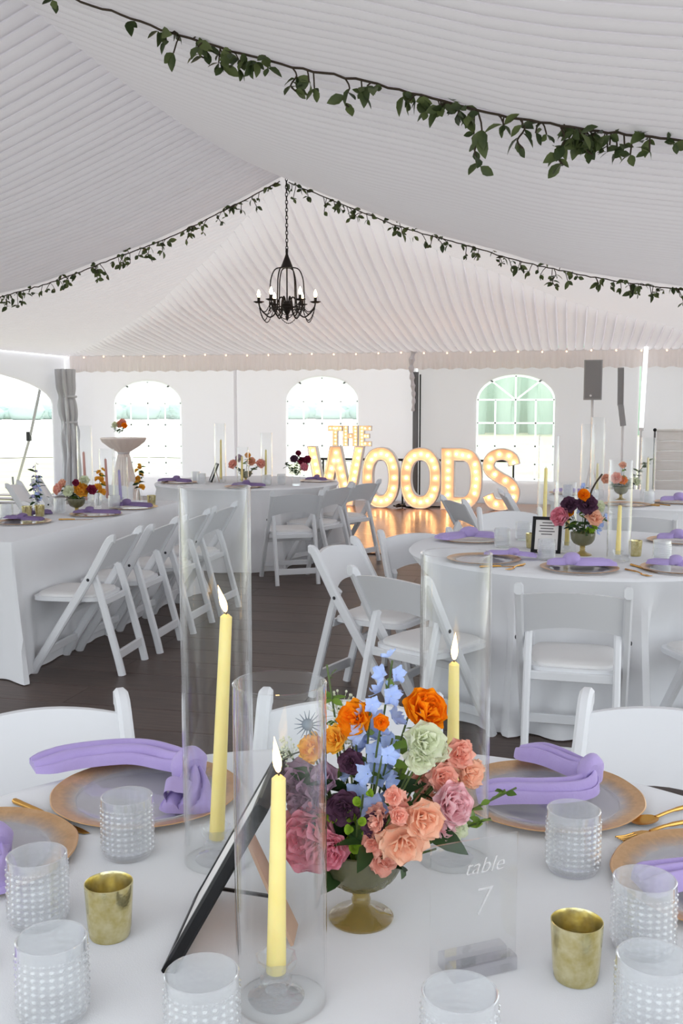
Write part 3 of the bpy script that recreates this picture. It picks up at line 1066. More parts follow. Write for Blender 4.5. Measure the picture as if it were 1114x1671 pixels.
LY = 14.42; LZ = .016
# W
W_ = .88; h = .90
ow = [(0, h), (.14, h), (.245, .36), (.355, h), (.525, h), (.635, .36), (.74, h), (.88, h), (.715, 0), (.555, 0), (.44, .52), (.325, 0), (.165, 0)][::-1]
letter('marquee_letter', 'lit marquee letter W, tallest at the left of the lower word', 'letter', (-3.92, LY + .22, LZ), [ow],
       along([(.075, .83), (.235, .09), (.44, .80), (.645, .09), (.805, .83)], .115), group=GL)
# O O
for x, lab in ((-3.02, 'lit marquee letter O touching the W'), (-2.445, 'lit marquee letter O between the other O and the D')):
    wo = .56 if x < -3 else .60
    o = ellipse(wo / 2, .45, wo / 2, .45, 56, 2.35)
    hh = ellipse(wo / 2, .45, wo / 2 - .165, .45 - .19, 56, 2.35)
    bl = ellipse(wo / 2, .45, wo / 2 - .083, .45 - .095, 16, 2.35)
    letter('marquee_letter', lab, 'letter', (x, LY, LZ), [o, hh], bl, group=GL)
# D
def dloop(x0, x1, z0, z1, n=56, p=2.6):
    out = []
    k = n // 4
    for i in range(n - 2 * k + 0):
        t = -PI / 2 + PI * i / (n - 2 * k - 1)
        a = (x1 - x0) * .55; cx = x1 - a
        c, s = math.cos(t), math.sin(t)
        out.append((cx + a * abs(c) ** (2 / p), (z0 + z1) / 2 + (z1 - z0) / 2 * math.copysign(abs(s) ** (2 / p), s)))
    top = [(x0 + (x1 - (x1 - x0) * .55 - x0) * (1 - i / k), z1) for i in range(1, k + 1)]
    bot = []
    left = [(x0, z1 - (z1 - z0) * i / (k)) for i in range(1, k + 1)]
    return out + top + left
letter('marquee_letter', 'lit marquee letter D with a straight left side, fourth of the lower word', 'letter', (-1.845, LY, LZ), [dloop(0, .60, 0, .90), dloop(.20, .43, .19, .71)],
       along([(.10, .09), (.10, .81)], .115) + along([(.22, .81), (.40, .78), (.49, .66), (.515, .45), (.49, .24), (.40, .12), (.22, .09)], .115), group=GL)
# S: stroke along a centre line
cl = smooth_path([(.455, .66), (.42, .76), (.30, .815), (.16, .785), (.09, .68), (.12, .57), (.25, .475), (.40, .39), (.46, .27), (.42, .145), (.29, .085), (.15, .115), (.085, .23)], 60)
cl = [Vector(c) for c in cl]
lft, rgt = [], []
for i, c in enumerate(cl):
    d = (cl[min(i + 1, 59)] - cl[max(i - 1, 0)]).normalized()
    nn = Vector((-d.y, d.x)) * .085
    lft.append(tuple(c + nn)); rgt.append(tuple(c - nn))
letter('marquee_letter', 'lit marquee letter S at the right end of the lower word', 'letter', (-1.245, LY, LZ), [(rgt + lft[::-1])], [tuple(c) for c in cl[2::5]], group=GL)
# small THE on top of the W
GS = 'small marquee letters on top'
tz = LZ + .902
def small(nm, lab, x, out, bl):
    letter('small_marquee_letter', lab, 'letter', (x, LY + .26, tz), [out[::-1]], bl, BULBS, .08, .03, group=GS)
ss = .31
small('T', 'small lit marquee letter T standing on top of the W', -3.60, [(.07, 0), (.15, 0), (.15, .225), (.22, .225), (.22, .31), (0, .31), (0, .225), (.07, .225)][::-1][::-1][::-1], along([(.11, .04), (.11, .26)], .055) + along([(.03, .27), (.19, .27)], .055))
small('H', 'small lit marquee letter H between the small T and E', -3.37, [(0, 0), (.08, 0), (.08, .115), (.15, .115), (.15, 0), (.23, 0), (.23, .31), (.15, .31), (.15, .195), (.08, .195), (.08, .31), (0, .31)][::-1], along([(.04, .03), (.04, .28)], .055) + along([(.19, .03), (.19, .28)], .055) + [(.115, .155)])
small('E', 'small lit marquee letter E at the end of the upper word', -3.12, [(0, 0), (.19, 0), (.19, .075), (.08, .075), (.08, .12), (.16, .12), (.16, .19), (.08, .19), (.08, .235), (.19, .235), (.19, .31), (0, .31)][::-1], along([(.04, .03), (.04, .28)], .055) + along([(.09, .04), (.16, .04)], .055) + along([(.09, .155), (.13, .155)], .055) + along([(.09, .27), (.16, .27)], .055))

# black rail behind the letters and the cable ball
t = thing('letter_rail', 'low black metal rail standing behind the marquee letters', 'rail', (-2.3, 14.98, LZ))
MB().tube([(-1.5, 0, .69), (1.52, 0, .69)], .018, 8).build('top_bar', 'black', t)
for x in (-1.45, -.2, 1.47):
    MB().tube([(x, 0, 0), (x, 0, .69)], .014, 8).build('upright', 'black', t)
    MB().box((x, 0, .012), (.05, .24, .024)).build('foot', 'black', t)
b = MB()
rn = random.Random(3)
pth = smooth_path([(rn.gauss(0, .05), rn.gauss(0, .04), .02 + abs(rn.gauss(.02, .02))) for _ in range(16)] + [(.1, .05, .015), (.3, .2, .012), (.9, .28, .012)], 90)
b.tube(pth, .011, 6)
tag(b.build('cable_coil', 'black', None, (-2.46, 14.45, LZ)), 'small heap of black cable on the floor between the two O letters', 'cable')

# ------------------------------------------------------------------ speakers
t = thing('loudspeaker', 'grey box loudspeaker on a pole by the right arched window', 'speaker', (.285, 14.95, 0))
MB().box((0, 0, 1.895), (.255, .24, .57), bev=.08).build('cabinet', 'grey', t)
MB().box((0, -.123, 1.90), (.225, .012, .53), bev=.2).build('grille', 'greydark', t)
MB().lathe([(.0001, 0), (.016, 0), (.016, .006), (.0001, .007)], 12).xf(Matrix.Translation((-.03, -.13, 1.67)) @ Matrix.Rotation(R(90), 4, 'X')).build('badge', 'white', t)
MB().tube([(0, 0, .3), (0, 0, 1.61)], .019, 10).build('pole', 'white', t)
for k in range(3):
    a = 2 * PI * k / 3
    MB().tube([(0, 0, .75), (.20 * math.cos(a), .20 * math.sin(a), .015)], .012, 6).build('leg', 'white', t)
t = thing('slim_loudspeaker', 'slim grey upright loudspeaker on a pole right of the box loudspeaker', 'speaker', (.68, 14.95, 0))
MB().box((-.005, 0, 1.80), (.085, .10, .54), Matrix.Rotation(R(-1), 3, 'Y')).build('upper_array', 'grey', t)
MB().box((-.005, -.052, 1.80), (.07, .008, .51)).build('grille', 'greydark', t)
MB().box((.025, 0, 1.385), (.08, .10, .30), Matrix.Rotation(R(-8), 3, 'Y')).build('lower_array', 'grey', t)
MB().tube([(.04, .01, .03), (.04, .01, 1.26)], .017, 8).build('pole', 'white', t)
MB().box((.04, 0, .22), (.34, .36, .44), bev=.06).build('subwoofer', 'grey', t)

# white board counter and post at the right edge
t = thing('board_counter', 'whitewashed plank counter at the right edge behind the back table', 'counter', (1.85, 15.05, 0))
for k in range(8):
    MB().box((0, -.02 - .004 * (k % 3), .10 + k * .142), (1.30, .026, .132), bev=.12).build('plank', 'shiplap', t)
for x in (-.60, 0, .60):
    MB().box((x, .03, .60), (.06, .05, 1.16)).build('batten', 'shiplap', t)
MB().box((0, .10, 1.175), (1.34, .30, .03)).build('top_board', 'shiplap', t)
t = thing('stanchion_post', 'thin dark post with a ball tip beside the whitewashed counter', 'post', (1.165, 14.93, 0))
MB().tube([(0, 0, 0), (0, 0, 1.16)], .014, 8).build('pole', 'post', t)
MB().sphere((0, 0, 1.18), .026, 10, 8).build('ball_tip', 'black', t)
MB().lathe([(.12, 0), (.12, .012), (.02, .03)], 20).build('base', 'post', t)

# ------------------------------------------------------------------ chandelier
t = thing('chandelier', 'black iron candle chandelier hanging from the ridge of the tent', 'chandelier', (-2.722, 9.44, 0))
b = MB()
zc = 3.70
k = 0
while zc > 3.02:
    vs = []
    for i in range(10):
        a = 2 * PI * i / 10
        u, w = .011 * math.cos(a), .024 * math.sin(a)
        vs.append((u, 0, zc - .02 + w) if k % 2 == 0 else (0, u, zc - .02 + w))
    vs.append(vs[0])
    b.tube(vs, .0042, 5, caps=False)
    zc -= .036; k += 1
ch_ = b.build('chain', 'iron', t)
ch_['kind'] = 'stuff'
MB().lathe([(.0001, 3.74), (.05, 3.735), (.055, 3.715), (.012, 3.69), (.0001, 3.69)], 16).build('ceiling_cup', 'iron', t)
MB().lathe([(.004, 3.03), (.014, 3.01), (.012, 2.975), (.02, 2.95), (.058, 2.855), (.062, 2.845), (.0001, 2.845)], 20).build('cap', 'iron', t)
MB().tube([(0, 0, 2.86), (0, 0, 2.46)], .007, 8).build('centre_rod', 'iron', t)
MB().lathe([(.0001, 2.53), (.025, 2.525), (.06, 2.495), (.055, 2.485), (.022, 2.41), (.010, 2.395), (.018, 2.38), (.012, 2.355), (.0001, 2.335)], 20).build('finial', 'iron', t)
cup = MB().lathe([(.0001, .0), (.03, .0), (.052, .010), (.054, .014), (.03, .008), (.014, .01), (.014, .055), (.0001, .055)], 18).mesh('drip_pan', 'iron')
bul = MB().lathe([(.0001, .053), (.010, .055), (.018, .080), (.013, .105), (.003, .128), (.0001, .130)], 12).mesh('flame_bulb', 'bulb2')
ends = []
for i in range(6):
    a = 2 * PI * i / 6 + R(13)
    c, s = math.cos(a), math.sin(a)
    P2 = lambda r, z: (r * c, r * s, z)
    MB().tube(smooth_path([P2(.045, 2.85), P2(.115, 2.83), P2(.155, 2.74), P2(.165, 2.62), P2(.17, 2.50), P2(.165, 2.43)], 20), .0065, 6).build('cage_rib', 'iron', t)
    MB().tube(smooth_path([P2(.02, 2.47), P2(.05, 2.565), P2(.085, 2.53), P2(.11, 2.42), P2(.165, 2.375), P2(.22, 2.41), P2(.262, 2.46), P2(.275, 2.515)], 30), .0075, 6).build('arm', 'iron', t)
    p = link('drip_pan', cup, t, P2(.275, 2.51))
    link('flame_bulb', bul, p, (0, 0, 0))
    ends.append(a)
for i in range(6):
    a0, a1 = ends[i], ends[(i + 1) % 6] if i < 5 else ends[0] + 2 * PI
    for dip in (.09, .17):
        pts = []
        for k in range(15):
            u = k / 14; a = a0 + (a1 - a0) * u
            r = .275 - .035 * math.sin(PI * u)
            pts.append((r * math.cos(a), r * math.sin(a), 2.505 - dip * math.sin(PI * u) ** .8))
        b = MB(); b.tube(pts, .0035, 5)
        for k in range(1, 14, 1): b.sphere(pts[k], .006, 5, 4)
        o = b.build('bead_swag', 'iron', t)
for s_ in (2.46,):
    MB().tube([(.168 * math.cos(2 * PI * k / 24), .168 * math.sin(2 * PI * k / 24), s_) for k in range(25)], .006, 6, caps=False).build('hoop', 'iron', t)

# ------------------------------------------------------------------ leaf garlands along the rafters
def leaf_mesh(L, W, mat, fold=.25, curl=.15, name='leaf'):
    st = [(0, 0), (.18, .55), (.42, 1.0), (.68, .85), (.88, .4), (1, 0)]
    vs = []; fs = []
    for i, (t_, w) in enumerate(st):
        x = t_ * L; z0 = -curl * L * t_ * t_
        hw = w * W / 2
        vs += [(x, -hw, z0 + fold * hw), (x, 0, z0), (x, hw, z0 + fold * hw)]
    for i in range(len(st) - 1):
        a = i * 3
        fs += [(a, a + 3, a + 4, a + 1), (a + 1, a + 4, a + 5, a + 2)]
    return MB().add(vs, fs).mesh(name, mat)
LM = [leaf_mesh(.058, .036, 'leaf'), leaf_mesh(.07, .038, 'leaf', .35, .3), leaf_mesh(.048, .034, 'leaf', .2, .1)]
def garland(pts, n, seed, label, spread_, strands=(), dens=None):
    rn = random.Random(seed)
    g = thing('leaf_garland', label, 'garland', (0, 0, 0), 0, 'leaf garlands along the tent rafters')
    P = [Vector(p) for p in smooth_path(pts, 90)]
    P = [p + Vector((0, rn.gauss(0, .003), rn.gauss(0, .003))) for p in P]
    MB().tube(P, .0055, 6).build('vine', 'vine', g)
    cnt = 0
    def put(p, d, s):
        d = Vector(d).normalized()
        q = d.to_track_quat('X', 'Z')
        e = (q @ Euler((rn.uniform(-1.5, 1.5), 0, 0)).to_quaternion()).to_euler()
        link('leaf', rn.choice(LM), g, p, tuple(e), scale=s)
    while cnt < n:
        u = rn.random()
        if dens and rn.random() > dens(u): continue
        i = u * 88; k = int(i)
        c = P[k].lerp(P[k + 1], i - k)
        off = Vector((rn.gauss(0, spread_ * .6), rn.gauss(0, spread_ * .5), rn.gauss(-.75, .7) * spread_))
        b_ = c + off
        for _ in range(rn.choice([2, 3, 3])):
            put(b_, (rn.gauss(0, 1), rn.gauss(0, .8), rn.gauss(-.6, .6)), rn.uniform(.75, 1.3))
            cnt += 1
        if off.length > spread_ * 1.0:
            MB().tube([c, c.lerp(b_, .5) + Vector((0, 0, .008)), b_], .0035, 4).build('twig', 'vine', g)
    for (u, L, k) in strands:
        i = u * 88; kk = int(i); c = P[kk]
        sp = smooth_path([c, c + Vector((.02, 0, -.35 * L)), c + Vector((-.01, .01, -.7 * L)), c + Vector((.015, 0, -L))], 10)
        MB().tube(sp, .004, 5).build('hanging_twig', 'vine', g)
        for j in range(k):
            q = Vector(sp[min(9, 3 + int(7 * j / k))])
            put(q, (rn.gauss(0, .9), rn.gauss(0, .6), rn.gauss(-.6, .4)), rn.uniform(.9, 1.35))
    return g
def rp(d, y, side, dz): return (XR + side * d, y, rafter(d, y) + dz)
garland([rp(d, YC - .02, -1, -.05) for d in (.03, .6, 1.2, 1.8, 2.4, 3.0, 3.4, 3.9)], 292, 11, 'leaf garland from the far ridge down to the left, behind the chandelier', .06)
garland([rp(d, YC - .02, 1, -.05) for d in (.06, .6, 1.2, 1.8, 2.4, 3.0, 3.6, 4.3)], 240, 12, 'leaf garland from the far ridge down to the right, above the pleated end wall', .05, [(.63, .16, 10)])
garland([rp(d, YB + .05, 1, -.035) for d in (.1, .7, 1.3, 1.9, 2.5, 3.0, 3.4, 3.8)], 285, 13, 'nearest leaf garland high across the ceiling with hanging sprigs', .035, [(.36, .10, 8), (.42, .12, 5), (.55, .23, 8), (.60, .12, 6), (.64, .16, 9), (.68, .10, 6), (.26, .07, 4)], dens=lambda u: .25 if u < .1 else .6 + .4 * math.sin(u * 30) if u < .72 else .4)

# ------------------------------------------------------------------ tableware
TZ = .7605
def hurricane_mesh(r, h):
    t = .0028
    n = 56
    return MB().lathe([(r, 0), (r, h * .33), (r, h * .66), (r, h - .0015), (r + .0006, h - .0005), (r - t * .5, h + .001), (r - t - .0006, h - .0005), (r - t, h - .003), (r - t, h * .66), (r - t, h * .33), (r - t, 0)], n, closed=True)
def hurricane(x, y, h, label, group, r=.057):
    o = hurricane_mesh(r, h).build('glass_cylinder', 'glass', None, (x, y, TZ + .0005))
    tag(o, label, 'candle glass', group)
    return o
HOLD = None
def holder(x, y, label, group):
    global HOLD
    if HOLD is None:
        t = thing('candle_holder', '', 'candle holder')
        MB().lathe([(.0001, 0), (.034, 0), (.036, .004), (.030, .008), (.014, .012), (.012, .016), (.020, .022), (.020, .028), (.013, .033), (.0001, .034)], 24).build('foot', 'crystal', t)
        b = MB().lathe([(.0001, .033), (.016, .034), (.024, .046), (.026, .056), (.0235, .056), (.0145, .044), (.0145, .036), (.0001, .036)], 16, rfun=lambda r, z, a: r * (1 + .06 * math.cos(8 * a)))
        b.build('cup', 'crystal', t)
        HOLD = Proto(t, group)
    return HOLD.put((x, y, TZ), 0, label, group=group)
FL = MB().lathe([(.0001, 0), (.0030, .003), (.0052, .010), (.0056, .016), (.0042, .026), (.0022, .036), (.0001, .046)], 12).mesh('flame', 'flame')
FLC = MB().lathe([(.0001, .004), (.0022, .009), (.0034, .016), (.0022, .027), (.0001, .037)], 10).mesh('flame_core', 'flamecore')
def candle(x, y, z0, top, label, group, r0=.0125, r1=.0088, mat='wax', lit=True, ftilt=(0, 0)):
    """top: (x,y,z) of the wax tip"""
    t = thing('taper_candle', label, 'candle', (x, y, z0), 0, group)
    d = Vector(top) - Vector((x, y, z0))
    path = [d * (i / 10) for i in range(11)]
    b = MB(); b.tube([tuple(p) for p in path] + [tuple(d + d.normalized() * .004)], .01, 20, rs=[r0 + (r1 - r0) * (i / 10) for i in range(11)] + [r1 * .5])
    b.build('wax', mat, t)
    tip = d + d.normalized() * .003
    w = MB(); w.tube([tuple(tip), tuple(tip + Vector((.0005, 0, .009)))], .0011, 6)
    w.build('wick', 'wick', t)
    if lit:
        f = link('flame', FL, t, tip + Vector((0, 0, .004)), (ftilt[0], ftilt[1], 0))
        link('flame_core', FLC, f)
    return t
TUM = None
def tumbler(x, y, label, group, z=TZ, rz=0., sc_=1.):
    global TUM
    if TUM is None:
        n = 144; b = MB()
        R0, H = .0425, .100
        vs = []
        rows = 66
        prof_ = []
        for j in range(rows + 1):
            q = j / rows
            z_ = .004 + (H - .004) * q
            r = R0 * (1 - .06 * max(0, 1 - q * 9)) 
            prof_.append((r, z_))
        def rf(r, z_, a):
            if r < .0415 * .9: return r
            q = z_ / H
            if .06 < q < .86:
                band = .5 - .5 * math.cos(2 * PI * q * 11)
                return r + .0025 * band ** 1.5 * (.5 + .5 * math.cos(24 * a))
            return r
        full = [(.0001, .001), (.036, .0), (.0385, .001)] + prof_ + [(R0 - .001, H + .001), (R0 - .0028, H)] + [(R0 - .0032, H * .7), (R0 - .0034, H * .35), (R0 - .005, .012), (.030, .009), (.0001, .009)]
        b.lathe(full, n, rfun=lambda r, z_, a: rf(r, z_, a) if r > .0395 else r)
        o = b.build('hobnail_tumbler', 'hobnail')
        tag(o, '', 'glass')
        TUM = Proto(o, group)
    return TUM.put((x, y, z), rz, label, sc_, group)
VOT = None
def votive(x, y, label, group, s=1.):
    global VOT
    if VOT is None:
        t = thing('votive_holder', '', 'votive')
        MB().lathe([(.0001, .0), (.027, .0), (.0285, .003), (.0285, .007), (.030, .012), (.0335, .070), (.0338, .078), (.0325, .0785), (.031, .074), (.0275, .014), (.0001, .013)], 40).build('cup', 'mercury', t)
        MB().lathe([(.0001, .034), (.022, .034), (.024, .030), (.024, .014)], 24).build('tealight', 'waxcream', t)
        VOT = Proto(t, group)
    return VOT.put((x, y, TZ), random.uniform(0, 6), label, s, group)
PLT = None
def plate(x, y, label, group, s=1., z=TZ):
    global PLT
    if PLT is None:
        t = thing('charger_plate', '', 'plate')
        rr = random.Random(2)
        rf = lambda r, z_, a: r * (1 + .004 * math.sin(7 * a + 1) + .003 * math.sin(13 * a))
        MB().lathe([(.132, .0055), (.140, .0070), (.158, .0115), (.176, .0145), (.1775, .0135), (.158, .0085), (.138, .0030), (.130, .0020)], 72, closed=True, rfun=rf).build('rim', 'rimfade', t)
        MB().lathe([(.172, .0136), (.1765, .0150), (.1785, .0138), (.1745, .0125)], 72, closed=True, rfun=rf).build('gilt_edge', 'rimgold', t)
        MB().lathe([(.0001, .0020), (.10, .0020), (.120, .0030), (.133, .0058), (.1325, .0022), (.118, .0), (.0001, .0)], 72).build('well', 'plate_glass', t)
        PLT = Proto(t, group)
    return PLT.put((x, y, z), random.uniform(0, 6), label, s, group)
def napkin(label, group, pts, w, h, knot=.5, seed=0, mat='napkin', loop=None):
    """pts: world path along the folded cloth; w,h: half width and height"""
    rn = random.Random(seed)
    n = 44; m = 40
    if seed > 10: w *= 1.15; h *= .65
    P = [Vector(p) for p in smooth_path(pts, n)]
    base = P[int(n * knot)].copy()
    t = thing('napkin', label, 'napkin', base, 0, group)
    b = MB()
    ph = [rn.uniform(0, 6.28) for _ in range(5)]
    for i in range(n):
        u = i / (n - 1)
        d = (P[min(i + 1, n - 1)] - P[max(i - 1, 0)]).normalized()
        side = d.cross(Vector((0, 0, 1)))
        side = side.normalized() if side.length > .05 else Vector((1, 0, 0))
        up = side.cross(d).normalized()
        kn = math.exp(-((u - knot) / .085) ** 2)
        ww = w * (1 - .52 * kn) * (.72 + .5 * abs(u - knot) ** .8 * 1.5) * (1 - .40 * max(0, (abs(u - .5) - .44) / .06))
        hh = h * (1 + .35 * kn) * (1 - .35 * max(0, (abs(u - .5) - .40) / .1))
        for k in range(m):
            if k < 31:
                x = -1 + 2 * k / 30
                env = math.sqrt(max(0, 1 - x ** 4))
                rid = abs(math.sin(PI * (1.55 * x + .35 * math.sin(2.6 * u + ph[0])) + ph[1])) ** .7
                z = hh * env * (.30 + .55 * rid * (1 - .55 * kn) + .35 * kn)
            else:
                x = 1 - 2 * (k - 30) / 10
                z = -.0
            x *= ww * (1 + .07 * math.sin(9 * u + ph[2]))
            q = P[i] + side * x + up * (z - .001)
            b.v.append(tuple(q - base))
    for i in range(n - 1):
        for k in range(m):
            b.f.append((i * m + k, i * m + (k + 1) % m, (i + 1) * m + (k + 1) % m, (i + 1) * m + k))
    b.f += [tuple(range(m - 1, -1, -1)), tuple((n - 1) * m + k for k in range(m))]
    b.build('folded_cloth', mat, t)
    # knot band wrapped round the middle
    i = int(n * knot)
    d = (P[min(i + 1, n - 1)] - P[i - 1]).normalized()
    side = d.cross(Vector((0, 0, 1))).normalized(); up = side.cross(d).normalized()
    kb = MB()
    rings = 9; m2 = 28
    for j in range(rings):
        v = j / (rings - 1) - .5
        bul = math.cos(v * PI) ** .6 * .35
        for k in range(m2):
            a = 2 * PI * k / m2
            x = w * (.52 + bul * .75) * math.cos(a) * (1 + .05 * math.sin(5 * a + 6 * v))
            z = h * (.55 + (.78 + bul) * math.sin(a)) 
            q = d * (v * w * 1.15 + .012 * math.sin(a + 1) ) + side * x + up * max(0.0005, z)
            kb.v.append(tuple(q))
    for j in range(rings - 1):
        for k in range(m2):
            kb.f.append((j * m2 + k, j * m2 + (k + 1) % m2, (j + 1) * m2 + (k + 1) % m2, (j + 1) * m2 + k))
    kb.f += [tuple(range(m2 - 1, -1, -1)), tuple((rings - 1) * m2 + k for k in range(m2))]
    kb.build('knot', mat, t)
    if loop:                       # a corner of the cloth curled into an open loop
        lx, ly, lz, lr, lw, la = loop
        lb = MB(); c0 = Vector((lx, ly, lz)) - base
        for j in range(7):
            v = j / 6 - .5
            for k in range(29):
                a = 2 * PI * k / 28 * .93
                r = lr * (1 + .16 * math.sin(3 * a + 1) + .25 * v) * (1 - .22 * k / 28)
                p = Vector((r * math.cos(a), lw * v * (1 + .2 * math.sin(a)), r * .85 * math.sin(a)))
                p.rotate(Euler((0, 0, la)))
                lb.v.append(tuple(c0 + p))
        lb.f += [(j * 29 + k, j * 29 + k + 1, (j + 1) * 29 + k + 1, (j + 1) * 29 + k) for j in range(6) for k in range(28)]
        lb.build('curled_corner', mat, t)
    return t
KNF = FRK = SPN = None
def knife(x, y, rz, label, group, z=TZ):
    global KNF
    if KNF is None:
        t = thing('table_knife', '', 'knife')
        MB().tube(smooth_path([(0, 0, .006), (.03, 0, .0062), (.08, 0, .006), (.105, 0, .005)], 14), .005, 10, rs=[.0045] + [.0058] * 3 + [.0052] * 6 + [.0045] * 3 + [.003]).build('handle', 'brass', t)
        b = MB().prism([(.10, -.004), (.13, -.009), (.19, -.010), (.215, -.004), (.222, .004), (.20, .006), (.10, .004)], .002, .0036)
        b.build('blade', 'brass', t)
        KNF = Proto(t, group)
    return KNF.put((x, y, z), rz, label, None, group)
def fork(x, y, rz, label, group, z=TZ):
    global FRK
    if FRK is None:
        t = thing('table_fork', '', 'fork')
        MB().tube(smooth_path([(0, 0, .004), (.05, 0, .006), (.10, 0, .008), (.135, 0, .005)], 14), .004, 8, rs=[.0042] * 8 + [.0032] * 6).build('handle', 'brass', t)
        MB().prism([(.132, -.003), (.145, -.011), (.165, -.012), (.165, .012), (.145, .011), (.132, .003)], .003, .0048).build('head', 'brass', t)
        for k in range(4):
            MB().tube([(.163, -.0095 + .0063 * k, .004), (.185, -.0092 + .0061 * k, .0035), (.205, -.0088 + .0059 * k, .006)], .0016, 6).build('tine', 'brass', t)
        FRK = Proto(t, group)
    return FRK.put((x, y, z), rz, label, None, group)
def spoon(x, y, rz, label, group, z=TZ):
    global SPN
    if SPN is None:
        t = thing('table_spoon', '', 'spoon')
        MB().tube(smooth_path([(0, 0, .004), (.05, 0, .006), (.10, 0, .008), (.142, 0, .006)], 14), .004, 8, rs=[.0042] * 8 + [.0032] * 6).build('handle', 'brass', t)
        b = MB()
        b.grid(lambda u, v: (.140 + .030 + .030 * v * math.cos(2 * PI * u), .019 * v * math.sin(2 * PI * u), .0015 + .0065 * v * v), 25, 6)
        b.build('bowl', 'brass', t)
        SPN = Proto(t, group)
    return SPN.put((x, y, z), rz, label, None, group)

# ------------------------------------------------------------------ flowers
LB = [leaf_mesh(.05, .022, 'leafbright', .3, .25), leaf_mesh(.06, .026, 'leafdark', .3, .35), leaf_mesh(.045, .020, 'leafgrey', .2, .2), leaf_mesh(.014, .007, 'leafbright', .2, .2)]
_bl = {}
def blossom_mesh(kind, colr, seed=0):
    """unit blossom (radius about 1) opening along +z"""
    key = (kind, colr, seed)
    if key in _bl: return _bl[key]
    rn = random.Random(seed + 5)
    b = MB()
    def petal_(az, r0, r1, tilt, wid, cup, ruff, z0, n=7, m=6):
        ca, sa = math.cos(az), math.sin(az)
        p1, p2 = rn.uniform(0, 6), rn.uniform(0, 6)
        def fn(u, v):
            s = (u - .5) * 2
            rad = r0 + (r1 - r0) * v
            half = 1.25 * wid * min(1, .30 + 1.1 * v) * math.sqrt(max(.05, 1 - (max(0, v - .55) / .48) ** 2)) * s
            x = rad * math.cos(tilt) ; z = z0 + rad * math.sin(tilt) + cup * (s * s) * .35 * v + ruff * math.sin(3.2 * s + p1) * v * v + cup * v * v * .3
            y = half
            x = x - .18 * s * s * r1 * v
            return (x * ca - y * sa, x * sa + y * ca, z)
        b.grid(fn, n, m)
    if kind == 'rose':            # many cupped petals
        for ring, (k, tilt, r1, wid) in enumerate([(3, 1.45, .62, .30), (4, 1.30, .72, .38), (5, 1.10, .84, .46), (6, .85, .95, .50), (7, .55, 1.0, .52), (7, .22, 1.0, .50)]):
            for i in range(k):
                petal_(2 * PI * i / k + ring * .7 + rn.uniform(-.15, .15), .12, r1, tilt + rn.uniform(-.1, .1), wid, .28, .05, -.25)
    elif kind == 'ruffle':        # loose ruffled blossom
        for ring, (k, tilt, r1, wid) in enumerate([(4, 1.2, .6, .34), (5, .85, .85, .45), (6, .45, 1.0, .52), (6, .1, 1.0, .5)]):
            for i in range(k):
                petal_(2 * PI * i / k + ring * .6 + rn.uniform(-.25, .25), .08, r1 * rn.uniform(.9, 1.08), tilt + rn.uniform(-.2, .2), wid, .25, .16, -.15)
    elif kind == 'floret':        # five flat petals
        for i in range(5):
            petal_(2 * PI * i / 5 + rn.uniform(-.15, .15), .05, 1.0, .35 + rn.uniform(-.25, .25), .31, .35, .14, 0)
    elif kind == 'bell':
        b.lathe([(.05, -.1), (.35, .0), (.55, .35), (.60, .7), (.85, 1.0)], 10)
    elif kind == 'thistle':
        b.sphere((0, 0, .1), .42, 10, 7)
        for i in range(16):
            a = 2 * PI * i / 16; e = rn.uniform(-.1, .3)
            b.tube([(.1 * math.cos(a), .1 * math.sin(a), 0), (1.0 * math.cos(a), 1.0 * math.sin(a), e)], .05, 4, rs=[.07, .015])
    elif kind == 'umbel':
        for i in range(46):
            a = rn.uniform(0, 2 * PI); r = math.sqrt(rn.random())
            p = (r * math.cos(a), r * math.sin(a), .25 * (1 - r * r) + rn.uniform(-.05, .05))
            b.tube([(0, 0, -.7), p], .012, 3)
            b.sphere(p, .075, 5, 3)
    me = b.mesh('blossom', PET[colr], True, kind in ('thistle', 'umbel', 'bell'))
    _bl[key] = me
    return me
_st = {}
def quat_z(d):
    return Vector(d).normalized().to_track_quat('Z', 'Y').to_euler()
def flower(name, label, base, tip, kind, colr, size, group=None, face=None, leaves=0, lm=0, spike=0, seed=0, cat='flower', stem=True, lsize=1.):
    """one stem standing in a vase: stem, blossoms, leaves are its parts"""
    rn = random.Random(seed * 7 + 1)
    base, tip = Vector(base), Vector(tip)
    t = thing(name, label, cat, base, 0, group)
    d = tip - base
    pth = smooth_path([(0, 0, 0), tuple(d * .5 + Vector((0, 0, d.length * .06))), tuple(d)], 10)
    if stem:
        MB().tube(pth, .0016, 5).build('stem', 'stem', t)
    f = Vector(face) if face is not None else d.normalized()
    if spike:                      # blossoms up the last part of the stem
        for i in range(spike):
            u = 1 - .62 * (1 - i / max(1, spike - 1))
            k = min(9, int(u * 9)); p = Vector(pth[k])
            a = i * 2.4 + rn.uniform(-.3, .3)
            s = size * (1.0 - .5 * (i / spike))
            out = Vector((math.cos(a), math.sin(a), .25))
            e = (out * .8 + f * .6).normalized()
            link('blossom', blossom_mesh(kind, colr, i % 3), t, p + out * s * .75, quat_z(e), scale=s)
    elif kind:
        link('blossom', blossom_mesh(kind, colr, seed % 3), t, d, quat_z(f), scale=size)
    for i in range(leaves):
        u = rn.uniform(.35, .95); k = min(9, int(u * 9))
        a = rn.uniform(0, 2 * PI)
        dd = Vector((math.cos(a), math.sin(a), rn.uniform(-.2, .7)))
        link('leaf', LB[lm], t, pth[k], tuple((dd.to_track_quat('X', 'Z') @ Euler((rn.uniform(-1, 1), 0, 0)).to_quaternion()).to_euler()), scale=lsize * rn.uniform(.8, 1.25))
    return t
CMP = None
